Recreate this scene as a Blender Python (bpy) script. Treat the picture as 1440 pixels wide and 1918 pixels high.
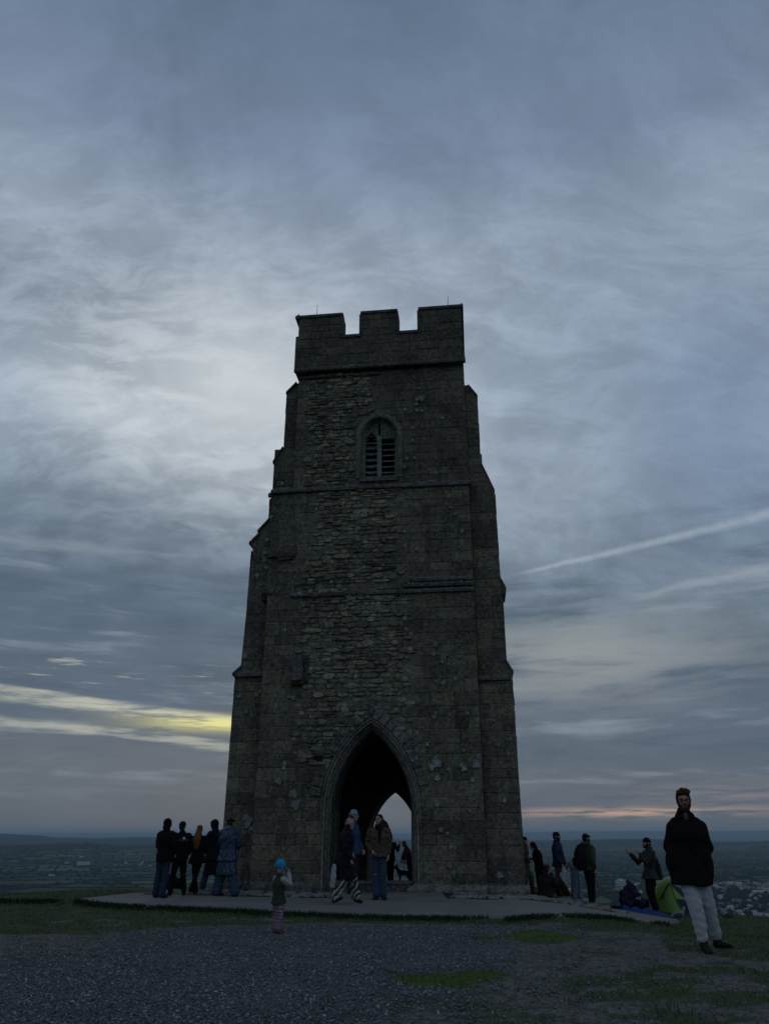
import bpy, bmesh, math, random
import numpy as np
from mathutils import Vector, Matrix, Quaternion

scene = bpy.context.scene
for o in list(bpy.data.objects):
    bpy.data.objects.remove(o)
C = scene.collection

# ------------------------------------------------------------------ camera
PITCH = math.atan(601 / 1440)
SP, CP = math.sin(PITCH), math.cos(PITCH)
CAMZ = 1.40
cam_d = bpy.data.cameras.new('camera')
cam_d.sensor_fit = 'HORIZONTAL'
cam_d.sensor_width = 36
cam_d.lens = 36
cam_d.clip_start = 0.1
cam_d.clip_end = 200000
cam = bpy.data.objects.new('camera', cam_d)
C.objects.link(cam)
cam.location = (0, 0, CAMZ)
cam.rotation_euler = (math.pi / 2 + PITCH, 0, 0)
scene.camera = cam

def ray(px, py):
    """direction of sight for a point of the photograph (1440 x 1918); y component forward"""
    u = (px - 720) / 1440
    v = (959 - py) / 1440
    return (u, CP - v * SP, SP + v * CP)

def s2l(c):
    c = c / 255.0
    return c / 12.92 if c <= 0.04045 else ((c + 0.055) / 1.055) ** 2.4

def rgb(r, g, b):
    return (s2l(r), s2l(g), s2l(b), 1.0)

# ------------------------------------------------------------------ node helper
class G:
    def __init__(self, nt):
        self.nt = nt
        self.N = nt.nodes
        self.L = nt.links
    def node(self, t, **kw):
        n = self.N.new(t)
        for k, v in kw.items():
            setattr(n, k, v)
        return n
    def put(self, s, v):
        if isinstance(v, bpy.types.NodeSocket):
            self.L.new(v, s)
        elif v is not None:
            if hasattr(s, 'default_value') and not isinstance(s.default_value, float) and isinstance(v, (int, float)):
                v = (v,) * len(s.default_value)
            s.default_value = v
    def m(self, op, a, b=None, c=None, clamp=False):
        n = self.node('ShaderNodeMath', operation=op)
        n.use_clamp = clamp
        for i, v in enumerate((a, b, c)):
            self.put(n.inputs[i], v) if v is not None else None
        return n.outputs[0]
    def vm(self, op, a, b=None, out=0):
        n = self.node('ShaderNodeVectorMath', operation=op)
        self.put(n.inputs[0], a)
        if b is not None:
            self.put(n.inputs[1], b)
        return n.outputs[out]
    def xyz(self, x, y, z):
        n = self.node('ShaderNodeCombineXYZ')
        for i, v in enumerate((x, y, z)):
            self.put(n.inputs[i], v)
        return n.outputs[0]
    def mix(self, f, a, b, mode='MIX'):
        n = self.node('ShaderNodeMix', data_type='RGBA', blend_type=mode)
        n.clamp_factor = True
        self.put(n.inputs[0], f)
        self.put(n.inputs[6], a)
        self.put(n.inputs[7], b)
        return n.outputs[2]
    def ss(self, x, a, b, lo=0.0, hi=1.0):
        n = self.node('ShaderNodeMapRange', interpolation_type='SMOOTHSTEP')
        for i, v in enumerate((x, a, b, lo, hi)):
            self.put(n.inputs[i], v)
        return n.outputs[0]
    def noise(self, vec, scale, detail=4, rough=0.55, dist=0.0, color=False):
        n = self.node('ShaderNodeTexNoise')
        self.put(n.inputs['Vector'], vec)
        n.inputs['Scale'].default_value = scale
        n.inputs['Detail'].default_value = detail
        n.inputs['Roughness'].default_value = rough
        n.inputs['Distortion'].default_value = dist
        return n.outputs[1 if color else 0]
    def voro(self, vec, scale, feature='F1', rand=1.0):
        n = self.node('ShaderNodeTexVoronoi', feature=feature)
        self.put(n.inputs['Vector'], vec)
        n.inputs['Scale'].default_value = scale
        n.inputs['Randomness'].default_value = rand
        return n
    def ramp(self, f, stops, interp='LINEAR'):
        n = self.node('ShaderNodeValToRGB')
        cr = n.color_ramp
        cr.interpolation = interp
        while len(cr.elements) < len(stops):
            cr.elements.new(0.5)
        for e, (p, c) in zip(cr.elements, stops):
            e.position = p
            e.color = c if len(c) == 4 else (*c, 1)
        self.put(n.inputs[0], f)
        return n.outputs[0]

# ------------------------------------------------------------------ world: dusk sky behind broken cloud
SUN_EL, SUN_AZ = math.radians(4.0), math.radians(-9.0)     # azimuth from +Y towards +X
world = bpy.data.worlds.new('World')
scene.world = world
world.use_nodes = True
g = G(world.node_tree)
g.N.clear()
tc = g.node('ShaderNodeTexCoord')
D = g.vm('NORMALIZE', tc.outputs['Generated'])
sep = g.node('ShaderNodeSeparateXYZ')
g.L.new(D, sep.inputs[0])
X, Y, Z = sep.outputs
DEG = 180 / math.pi
az = g.m('MULTIPLY', g.m('ARCTAN2', X, Y), DEG)
el = g.m('MULTIPLY', g.m('ARCSINE', Z), DEG)
zc = g.m('ADD', g.m('MAXIMUM', Z, 0.0), 0.34)
P = g.xyz(g.m('DIVIDE', X, zc), g.m('DIVIDE', Y, zc), 0.3)
# vertical run of colour of the cloud deck, 0..90 degrees
e01 = g.m('DIVIDE', el, 90.0, clamp=True)
base = g.ramp(e01, [(0.0, rgb(86, 96, 106)), (1.2 / 90, rgb(92, 103, 113)), (4.5 / 90, rgb(94, 105, 118)), (8 / 90, rgb(90, 104, 120)), (11 / 90, rgb(96, 109, 123)),
                    (15 / 90, rgb(100, 116, 131)), (21 / 90, rgb(112, 128, 144)), (27 / 90, rgb(133, 149, 166)),
                    (34 / 90, rgb(138, 154, 172)), (41 / 90, rgb(140, 155, 174)), (47 / 90, rgb(117, 132, 156)), (52 / 90, rgb(106, 124, 147)), (57 / 90, rgb(98, 116, 139)), (1.0, rgb(90, 106, 128))])
def gauss(a0, sa, e0, se, rot=0.0):
    da = g.m('SUBTRACT', az, a0)
    de = g.m('SUBTRACT', el, e0)
    if rot:
        c_, s_ = math.cos(rot), math.sin(rot)
        da2 = g.m('ADD', g.m('MULTIPLY', da, c_), g.m('MULTIPLY', de, s_))
        de = g.m('SUBTRACT', g.m('MULTIPLY', de, c_), g.m('MULTIPLY', da, s_))
        da = da2
    q = g.m('ADD', g.m('POWER', g.m('ABSOLUTE', g.m('DIVIDE', da, sa)), 2.0), g.m('POWER', g.m('ABSOLUTE', g.m('DIVIDE', de, se)), 2.0))
    return g.m('EXPONENT', g.m('MULTIPLY', q, -1.0))
# warped plane coordinates: streaks of high cloud
warp = g.vm('SUBTRACT', g.noise(P, 1.6, 4, 0.55, color=True), (0.5, 0.5, 0.5))
PW = g.vm('ADD', P, g.vm('MULTIPLY', warp, (0.30, 0.30, 0.0)))
rotn = g.node('ShaderNodeMapping', vector_type='POINT')
rotn.inputs['Rotation'].default_value = (0, 0, math.radians(24))
rotn.inputs['Scale'].default_value = (2.6, 1.7, 1)
g.L.new(PW, rotn.inputs[0])
streak = g.noise(rotn.outputs[0], 1.5, 9, 0.6, 0.5)
rot2 = g.node('ShaderNodeMapping', vector_type='POINT')
rot2.inputs['Rotation'].default_value = (0, 0, math.radians(-38))
rot2.inputs['Scale'].default_value = (2.2, 4.6, 1)
g.L.new(PW, rot2.inputs[0])
wisp = g.noise(rot2.outputs[0], 3.2, 10, 0.66, 0.3)
big = g.noise(P, 0.75, 3, 0.5)
s1 = g.ss(streak, 0.34, 0.70)
w1 = g.ss(wisp, 0.40, 0.64)
bright = g.m('ADD', g.m('MULTIPLY', s1, 0.34), g.m('MULTIPLY', w1, 0.22))
bright = g.m('ADD', bright, g.m('MULTIPLY', g.ss(big, 0.35, 0.68), 0.22))
bright = g.m('ADD', bright, 0.65)
lowfade = g.m('MULTIPLY', g.ss(el, 6.0, 20.0), g.ss(el, 54.0, 33.0, 0.35, 1.0))
bright = g.m('ADD', g.m('MULTIPLY', g.m('SUBTRACT', bright, 1.0), g.m('ADD', g.m('MULTIPLY', lowfade, 0.8), 0.2)), 1.0)
col = g.mix(1.0, base, g.xyz(bright, bright, bright), 'MULTIPLY')
# thin bright cloud over the hidden sun
glow = g.m('ADD', gauss(-15, 15, 30, 7.5, -0.2), g.m('MULTIPLY', gauss(-2, 15, 35, 7), 0.30))
glow = g.m('MULTIPLY', glow, g.m('ADD', g.m('MULTIPLY', w1, 0.45), g.m('ADD', g.m('MULTIPLY', s1, 0.50), 0.22)))
col = g.mix(g.m('MULTIPLY', glow, 0.95, clamp=True), col, rgb(206, 213, 217))
glow2 = g.m('MULTIPLY', gauss(14, 9, 24, 6), g.m('ADD', g.m('MULTIPLY', s1, 0.5), 0.25))
col = g.mix(g.m('MULTIPLY', glow2, 0.75), col, rgb(178, 189, 202))
# blue tone to the right, lilac tint
col = g.mix(g.m('MULTIPLY', gauss(27, 9, 27, 9), 0.6), col, rgb(116, 136, 166))
col = g.mix(g.m('MULTIPLY', gauss(-24, 17, 14.5, 5.0), 0.62), col, rgb(80, 97, 115))
col = g.mix(g.m('MULTIPLY', gauss(-11, 9, 31, 5.5), 0.75), col, rgb(204, 211, 215))
# layered bank low down: horizontal bars
HB = g.xyz(g.m('MULTIPLY', az, 0.055), g.m('MULTIPLY', el, 0.42), 1.7)
HW = g.vm('ADD', HB, g.vm('MULTIPLY', g.vm('SUBTRACT', g.noise(HB, 1.3, 3, 0.5, color=True), (0.5, 0.5, 0.5)), (0.5, 0.55, 0.0)))
bars = g.noise(HW, 1.5, 9, 0.6)
barm = g.m('MULTIPLY', g.ss(el, 26.0, 15.0), g.ss(el, 1.0, 4.0))
col = g.mix(g.m('MULTIPLY', g.m('MULTIPLY', g.ss(bars, 0.50, 0.30), barm), 0.55), col, rgb(76, 92, 110))
col = g.mix(g.m('MULTIPLY', g.m('MULTIPLY', g.ss(bars, 0.52, 0.72), barm), 0.60), col, rgb(140, 152, 164))
# warm-grey upper lights on the right
rightw = gauss(14, 10, 11.5, 3.0)
col = g.mix(g.m('MULTIPLY', g.m('MULTIPLY', rightw, g.ss(bars, 0.30, 0.55)), 0.9), col, rgb(146, 152, 154))
# warm gaps where the sun has just gone, left of the tower
leftm = g.m('MULTIPLY', g.ss(az, 3.0, -8.0), g.ss(az, -75.0, -35.0))
AZ1 = g.xyz(g.m('MULTIPLY', az, 0.10), g.m('MULTIPLY', el, 0.9), 4.2)
wv = g.noise(AZ1, 1.0, 7, 0.6)
wob = g.m('SUBTRACT', wv, 0.5)
elw = g.m('ADD', el, g.m('MULTIPLY', wob, 1.5))
tilt = g.m('ADD', elw, g.m('MULTIPLY', g.m('ADD', az, 17.0), 0.085))       # bars sink slightly to the right
def bar(e0, half, soft):
    return g.m('SUBTRACT', 1.0, g.ss(g.m('ABSOLUTE', g.m('SUBTRACT', tilt, e0)), half, g.m('ADD', g.ss(wv, 0.3, 0.7, soft * 0.3, soft), half)))
brk = g.noise(g.xyz(g.m('MULTIPLY', az, 0.16), g.m('MULTIPLY', el, 1.5), 12.0), 1.0, 8, 0.65)
b1 = g.m('MULTIPLY', bar(7.8, 0.10, 0.70), g.m('ADD', g.m('MULTIPLY', g.ss(az, -27.0, -14.0), 0.4), 0.6))
b1r = g.m('MULTIPLY', gauss(-11.0, 5.5, 7.1, 0.5), g.ss(brk, 0.3, 0.48))
b2 = g.m('MULTIPLY', bar(6.15, 0.05, 0.55), 0.55)
col = g.mix(g.m('MULTIPLY', g.m('MULTIPLY', g.ss(g.m('ABSOLUTE', g.m('SUBTRACT', el, 4.6)), 3.8, 0.5), leftm), 0.18), col, rgb(114, 121, 119))
fine = g.noise(g.xyz(g.m('MULTIPLY', az, 0.25), g.m('MULTIPLY', el, 3.0), 9.0), 1.0, 6, 0.6)
fl = g.m('MULTIPLY', g.ss(fine, 0.55, 0.70), gauss(-18, 13, 10.2, 1.1))
warm = g.m('MULTIPLY', g.m('MULTIPLY', leftm, g.ss(brk, 0.36, 0.56, 0.12, 1.0)), g.m('ADD', g.m('ADD', b1, b2), g.m('MULTIPLY', fl, 0.9), clamp=True))
col = g.mix(g.m('MULTIPLY', warm, g.ss(fine, 0.24, 0.54, 0.30, 0.92)), col, rgb(202, 202, 184))
col = g.mix(g.m('MULTIPLY', g.m('MULTIPLY', b1r, leftm), g.ss(fine, 0.28, 0.50, 0.35, 1.0)), col, rgb(232, 226, 150))
# pink thread near the horizon right
pk = g.m('MULTIPLY', gauss(17, 7.5, 1.25, 0.30), g.ss(fine, 0.38, 0.6))
col = g.mix(g.m('MULTIPLY', pk, 0.95), col, rgb(196, 164, 144))
pk2 = g.m('MULTIPLY', gauss(26, 9, 2.3, 0.8), g.ss(fine, 0.35, 0.65))
col = g.mix(g.m('MULTIPLY', pk2, 0.7), col, rgb(138, 130, 133))
pk3 = gauss(1, 6, 3.0, 0.5)
col = g.mix(g.m('MULTIPLY', pk3, 0.55), col, rgb(176, 156, 138))
# contrails: great circles in the sky
def contrail(p0, p1, w, amt):
    a = Vector(ray(*p0)).normalized()
    b = Vector(ray(*p1)).normalized()
    n = a.cross(b).normalized()
    t = n.cross(a).normalized()
    ns = g.noise(D, 14.0, 6, 0.6)
    dist = g.m('ABSOLUTE', g.m('ADD', g.vm('DOT_PRODUCT', D, tuple(n), out=1), g.m('MULTIPLY', g.m('SUBTRACT', ns, 0.5), w * 1.2)))
    along = g.vm('DOT_PRODUCT', D, tuple(t), out=1)
    wd = g.m('ADD', g.m('MULTIPLY', g.m('MAXIMUM', along, 0.0), w * 2.5), w * 0.45)
    k = g.ss(dist, wd, 0.0)
    k = g.m('MULTIPLY', k, g.ss(along, 0.0, 0.05))
    k = g.m('MULTIPLY', k, g.ss(along, 0.75, 0.4))
    k = g.m('MULTIPLY', k, g.ss(g.noise(D, 30.0, 5, 0.7), 0.28, 0.6, 0.45, 1.0))
    return g.m('MULTIPLY', k, amt)
col = g.mix(contrail((950, 1082), (1420, 967), 0.008, 0.55), col, rgb(168, 180, 192))
col = g.mix(contrail((1160, 1122), (1430, 1068), 0.012, 0.42), col, rgb(160, 170, 180))
# clear evening air above the clouds
skyt = g.node('ShaderNodeTexSky', sky_type='NISHITA')
skyt.sun_disc = False
skyt.sun_elevation = SUN_EL
skyt.sun_rotation = SUN_AZ
skyt.altitude = 150
nish = g.mix(1.0, skyt.outputs[0], (0.05, 0.05, 0.05, 1), 'MULTIPLY')
bg1 = g.node('ShaderNodeBackground')
g.put(bg1.inputs[0], nish)
bg1.inputs[1].default_value = 0.012
bg2 = g.node('ShaderNodeBackground')
below = g.ss(el, -1.5, 0.0)
col = g.mix(below, rgb(30, 36, 38), col)
g.put(bg2.inputs[0], col)
bg2.inputs[1].default_value = 1.0
add = g.node('ShaderNodeAddShader')
g.L.new(bg1.outputs[0], add.inputs[0])
g.L.new(bg2.outputs[0], add.inputs[1])
wo = g.node('ShaderNodeOutputWorld')
g.L.new(add.outputs[0], wo.inputs[0])

# faint last sun through cloud, behind and left of the tower
sun_d = bpy.data.lights.new('sun', 'SUN')
sun_d.energy = 0.04
sun_d.angle = math.radians(12)
sun_d.color = (1.0, 0.86, 0.66)
sun = bpy.data.objects.new('sun', sun_d)
C.objects.link(sun)
sd = Vector((math.sin(SUN_AZ) * math.cos(SUN_EL), math.cos(SUN_AZ) * math.cos(SUN_EL), math.sin(SUN_EL)))
sun.rotation_euler = sd.to_track_quat('Z', 'Y').to_euler()
sun.location = (-20, 40, 30)

vs = scene.view_settings
vs.view_transform = 'Standard'
vs.look = 'None'
vs.exposure = 0.0
vs.gamma = 1.0
vs.use_curve_mapping = False
scene.render.resolution_x = 768
scene.render.resolution_y = 1024
try:
    scene.cycles.volume_bounces = 1
    scene.cycles.max_bounces = 6
    scene.cycles.diffuse_bounces = 3
except Exception:
    pass

# ------------------------------------------------------------------ generic helpers
rnd = random.Random(7)
rng = np.random.default_rng(11)

def tag(o, label=None, cat=None, group=None, kind=None):
    if label: o['label'] = label
    if cat: o['category'] = cat
    if group: o['group'] = group
    if kind: o['kind'] = kind
    return o

def link(o, parent=None):
    C.objects.link(o)
    if parent is not None:
        o.parent = parent
    return o

def empty(name, loc=(0, 0, 0), rz=0.0, parent=None):
    o = bpy.data.objects.new(name, None)
    o.empty_display_size = 0.2
    o.location = loc
    o.rotation_euler = (0, 0, rz)
    return link(o, parent)

def mesh_np(name, V, F, mat, parent=None, smooth=False, col=None, fcol=None):
    """V (n,3); F (m,k) array with constant k, or list of faces; col per-vertex rgb"""
    me = bpy.data.meshes.new(name)
    V = np.asarray(V, dtype=np.float32)
    if isinstance(F, np.ndarray):
        m, k = F.shape
        me.vertices.add(len(V))
        me.vertices.foreach_set('co', V.ravel())
        me.loops.add(m * k)
        me.loops.foreach_set('vertex_index', F.astype(np.int32).ravel())
        me.polygons.add(m)
        me.polygons.foreach_set('loop_start', np.arange(0, m * k, k, dtype=np.int32))
        me.polygons.foreach_set('loop_total', np.full(m, k, dtype=np.int32))
        me.update(calc_edges=True)
    else:
        me.from_pydata(V.tolist(), [], F)
        me.update()
    if smooth:
        me.polygons.foreach_set('use_smooth', np.ones(len(me.polygons), dtype=bool))
    if col is not None:
        a = me.color_attributes.new('tint', 'FLOAT_COLOR', 'POINT')
        c4 = np.ones((len(V), 4), dtype=np.float32)
        c4[:, :3] = col
        a.data.foreach_set('color', c4.ravel())
    me.materials.append(mat)
    return link(bpy.data.objects.new(name, me), parent)

class MB:
    """collects geometry of ONE part"""
    def __init__(self):
        self.V, self.F, self.C = [], [], []
        self.n = 0
    def add(self, V, F, c=None):
        V = np.asarray(V, dtype=float)
        self.V.append(V)
        n = self.n
        self.F += [tuple(i + n for i in f) for f in F]
        if c is not None:
            self.C.append(np.tile(np.asarray(c, dtype=float)[:3], (len(V), 1)))
        self.n += len(V)
    def box(self, x0, x1, y0, y1, z0, z1, c=None):
        V = [(x, y, z) for z in (z0, z1) for y in (y0, y1) for x in (x0, x1)]
        self.add(V, [(0, 2, 3, 1), (4, 5, 7, 6), (0, 1, 5, 4), (2, 6, 7, 3), (0, 4, 6, 2), (1, 3, 7, 5)], c)
    def prism(self, poly, y0, y1, c=None):
        """polygon in x,z extruded along y"""
        n = len(poly)
        V = [(p[0], y0, p[1]) for p in poly] + [(p[0], y1, p[1]) for p in poly]
        F = [tuple(range(n)), tuple(range(2 * n - 1, n - 1, -1))]
        F += [(i, i + n, (i + 1) % n + n, (i + 1) % n) for i in range(n)]
        self.add(V, F, c)
    def prismx(self, poly, x0, x1, c=None):
        """polygon in y,z extruded along x"""
        n = len(poly)
        V = [(x0, p[0], p[1]) for p in poly] + [(x1, p[0], p[1]) for p in poly]
        F = [tuple(range(n - 1, -1, -1)), tuple(range(n, 2 * n))]
        F += [((i + 1) % n, (i + 1) % n + n, i + n, i) for i in range(n)]
        self.add(V, F, c)
    def tube(self, pts, rad, sides=10, c=None, flat0=False):
        """closed tapered tube through pts; rad list of r or (rx, ry); x axis kept horizontal"""
        pts = [Vector(p) for p in pts]
        rings = []
        n = len(pts)
        prevx = None
        P2, R2 = [], []
        def rr(r): return (r, r) if isinstance(r, (int, float)) else r
        # rounded caps
        d0 = (pts[0] - pts[1]).normalized(); r0 = rr(rad[0]); m0 = min(r0)
        d1 = (pts[-1] - pts[-2]).normalized(); r1 = rr(rad[-1]); m1 = min(r1)
        q0, q1 = (.01, .005) if flat0 else (m0 * .75, m0 * .5)
        e0 = (.92, 1.0) if flat0 else (.35, .8)
        P2 = [pts[0] + d0 * q0, pts[0] + d0 * q1] + pts + [pts[-1] + d1 * m1 * 0.5, pts[-1] + d1 * m1 * 0.75]
        R2 = [(r0[0] * e0[0], r0[1] * e0[0]), (r0[0] * e0[1], r0[1] * e0[1])] + [rr(r) for r in rad] + [(r1[0] * .8, r1[1] * .8), (r1[0] * .35, r1[1] * .35)]
        V = []
        N = len(P2)
        for i in range(N):
            a = P2[max(i - 1, 0)]; b = P2[min(i + 1, N - 1)]
            t = (b - a).normalized()
            if prevx is None:
                ref = Vector((1, 0, 0)) if abs(t.x) < 0.9 else Vector((0, 1, 0))
                xx = (ref - t * ref.dot(t)).normalized()
            else:
                xx = (prevx - t * prevx.dot(t)).normalized()
            prevx = xx
            yy = t.cross(xx)
            for k in range(sides):
                a_ = 2 * math.pi * k / sides
                q = P2[i] + xx * (math.cos(a_) * R2[i][0]) + yy * (math.sin(a_) * R2[i][1])
                V.append(tuple(q))
        F = []
        for i in range(N - 1):
            for k in range(sides):
                k2 = (k + 1) % sides
                F.append((i * sides + k, i * sides + k2, (i + 1) * sides + k2, (i + 1) * sides + k))
        F.append(tuple(range(sides - 1, -1, -1)))
        F.append(tuple((N - 1) * sides + k for k in range(sides)))
        self.add(V, F, c)
    def ell(self, cen, r, rot=None, su=12, sv=8, c=None):
        V = [(0, 0, -1)]
        for j in range(1, sv):
            ph = -math.pi / 2 + math.pi * j / sv
            for i in range(su):
                th = 2 * math.pi * i / su
                V.append((math.cos(ph) * math.cos(th), math.cos(ph) * math.sin(th), math.sin(ph)))
        V.append((0, 0, 1))
        V = np.array(V) * np.array(r if not isinstance(r, (int, float)) else (r, r, r))
        if rot is not None:
            V = V @ np.array(rot.to_3x3()).T
        V = V + np.array(cen)
        F = [(0, 1 + (i + 1) % su, 1 + i) for i in range(su)]
        for j in range(sv - 2):
            for i in range(su):
                a = 1 + j * su + i; b = 1 + j * su + (i + 1) % su
                F.append((a, b, b + su, a + su))
        top = len(V) - 1
        F += [(1 + (sv - 2) * su + i, 1 + (sv - 2) * su + (i + 1) % su, top) for i in range(su)]
        self.add(V, F, c)
    def arrays(self):
        return np.vstack(self.V), self.F
    def build(self, name, mat, parent=None, smooth=False):
        V, F = self.arrays()
        col = np.vstack(self.C) if self.C and sum(len(c) for c in self.C) == len(V) else None
        return mesh_np(name, V, F, mat, parent, smooth, col)

def fuse(mb, name, mat, parent, voxel=0.012, smooth_it=3, wrinkle=0.0, wscale=9.0, M=None, seed=0.0, stretch=(1, 1, 1)):
    """voxel-remesh everything in mb into one continuous smooth surface"""
    V, F = mb.arrays()
    if M is not None:
        V = V @ np.array(M.to_3x3()).T + np.array(M.translation)
    me = bpy.data.meshes.new('tmp')
    me.from_pydata(V.tolist(), [], F)
    me.update()
    ob = bpy.data.objects.new('tmp', me)
    C.objects.link(ob)
    md = ob.modifiers.new('r', 'REMESH'); md.mode = 'VOXEL'; md.voxel_size = voxel
    if smooth_it:
        ms = ob.modifiers.new('s', 'SMOOTH'); ms.factor = 0.5; ms.iterations = smooth_it
    dg = bpy.context.evaluated_depsgraph_get()
    new = bpy.data.meshes.new_from_object(ob.evaluated_get(dg), depsgraph=dg)
    bpy.data.objects.remove(ob)
    bpy.data.meshes.remove(me)
    n = len(new.vertices)
    if n and wrinkle:
        co = np.empty(n * 3, dtype=np.float32); new.vertices.foreach_get('co', co); co = co.reshape(-1, 3)
        no = np.empty(n * 3, dtype=np.float32); new.vertices.foreach_get('normal', no); no = no.reshape(-1, 3)
        q = co * wscale * np.array(stretch) + seed
        d = np.sin(q[:, 0] * 1.3 + 2.1 * np.sin(q[:, 2] * 1.1 + seed)) * np.sin(q[:, 2] * 1.9 + 1.7 * np.sin(q[:, 1] * 1.4 + q[:, 0]))
        d += 0.5 * np.sin(q[:, 2] * 4.1 + 2.0 * np.sin(q[:, 0] * 2.3 + q[:, 1] * 1.7))
        co = co + no * (d * wrinkle)[:, None]
        new.vertices.foreach_set('co', co.ravel())
        new.update()
    new.name = name
    new.materials.clear()
    new.materials.append(mat)
    new.polygons.foreach_set('use_smooth', np.ones(len(new.polygons), dtype=bool))
    return link(bpy.data.objects.new(name, new), parent)

# value noise
_tab = np.random.default_rng(3).random((256, 256))
def vnoise(x, y):
    xi = np.floor(x).astype(int); yi = np.floor(y).astype(int)
    fx = x - xi; fy = y - yi
    fx = fx * fx * (3 - 2 * fx); fy = fy * fy * (3 - 2 * fy)
    a = _tab[xi & 255, yi & 255]; b = _tab[(xi + 1) & 255, yi & 255]
    c = _tab[xi & 255, (yi + 1) & 255]; d = _tab[(xi + 1) & 255, (yi + 1) & 255]
    return (a * (1 - fx) + b * fx) * (1 - fy) + (c * (1 - fx) + d * fx) * fy
def fbm(x, y, o=4):
    x = np.asarray(x, dtype=float); y = np.asarray(y, dtype=float)
    s = 0; a = 0.5; t = 0
    for i in range(o):
        s = s + a * vnoise(x + 17.3 * i, y + 5.1 * i); t += a
        x = x * 2.03; y = y * 2.03; a *= 0.5
    return s / t
def sst(x, a, b):
    t = np.clip((np.asarray(x, dtype=float) - a) / (b - a), 0, 1)
    return t * t * (3 - 2 * t)

# ------------------------------------------------------------------ materials
def new_mat(name):
    m = bpy.data.materials.new(name)
    m.use_nodes = True
    gg = G(m.node_tree)
    b = gg.N['Principled BSDF']
    return m, gg, b

def fabric(name, c, c2=None, rough=0.9, scale=30, bump=0.4, amt=0.6):
    m, gg, b = new_mat(name)
    t = gg.node('ShaderNodeTexCoord').outputs['Object']
    n = gg.noise(t, scale, 5, 0.6)
    n2 = gg.noise(t, 5, 3, 0.6)
    c2 = c2 or tuple(x * 0.55 for x in c)
    f = gg.m('ADD', gg.m('MULTIPLY', gg.ss(n, 0.35, 0.65), 0.5), gg.m('MULTIPLY', gg.ss(n2, 0.35, 0.65), 0.5))
    gg.put(b.inputs['Base Color'], gg.mix(gg.m('MULTIPLY', f, amt), (*c, 1), (*c2, 1)))
    b.inputs['Roughness'].default_value = rough
    b.inputs['Specular IOR Level'].default_value = 0.12
    bp = gg.node('ShaderNodeBump'); bp.inputs['Strength'].default_value = bump; bp.inputs['Distance'].default_value = 0.01
    gg.put(bp.inputs['Height'], gg.noise(t, scale * 3, 3, 0.6))
    gg.L.new(bp.outputs[0], b.inputs['Normal'])
    return m

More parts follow.
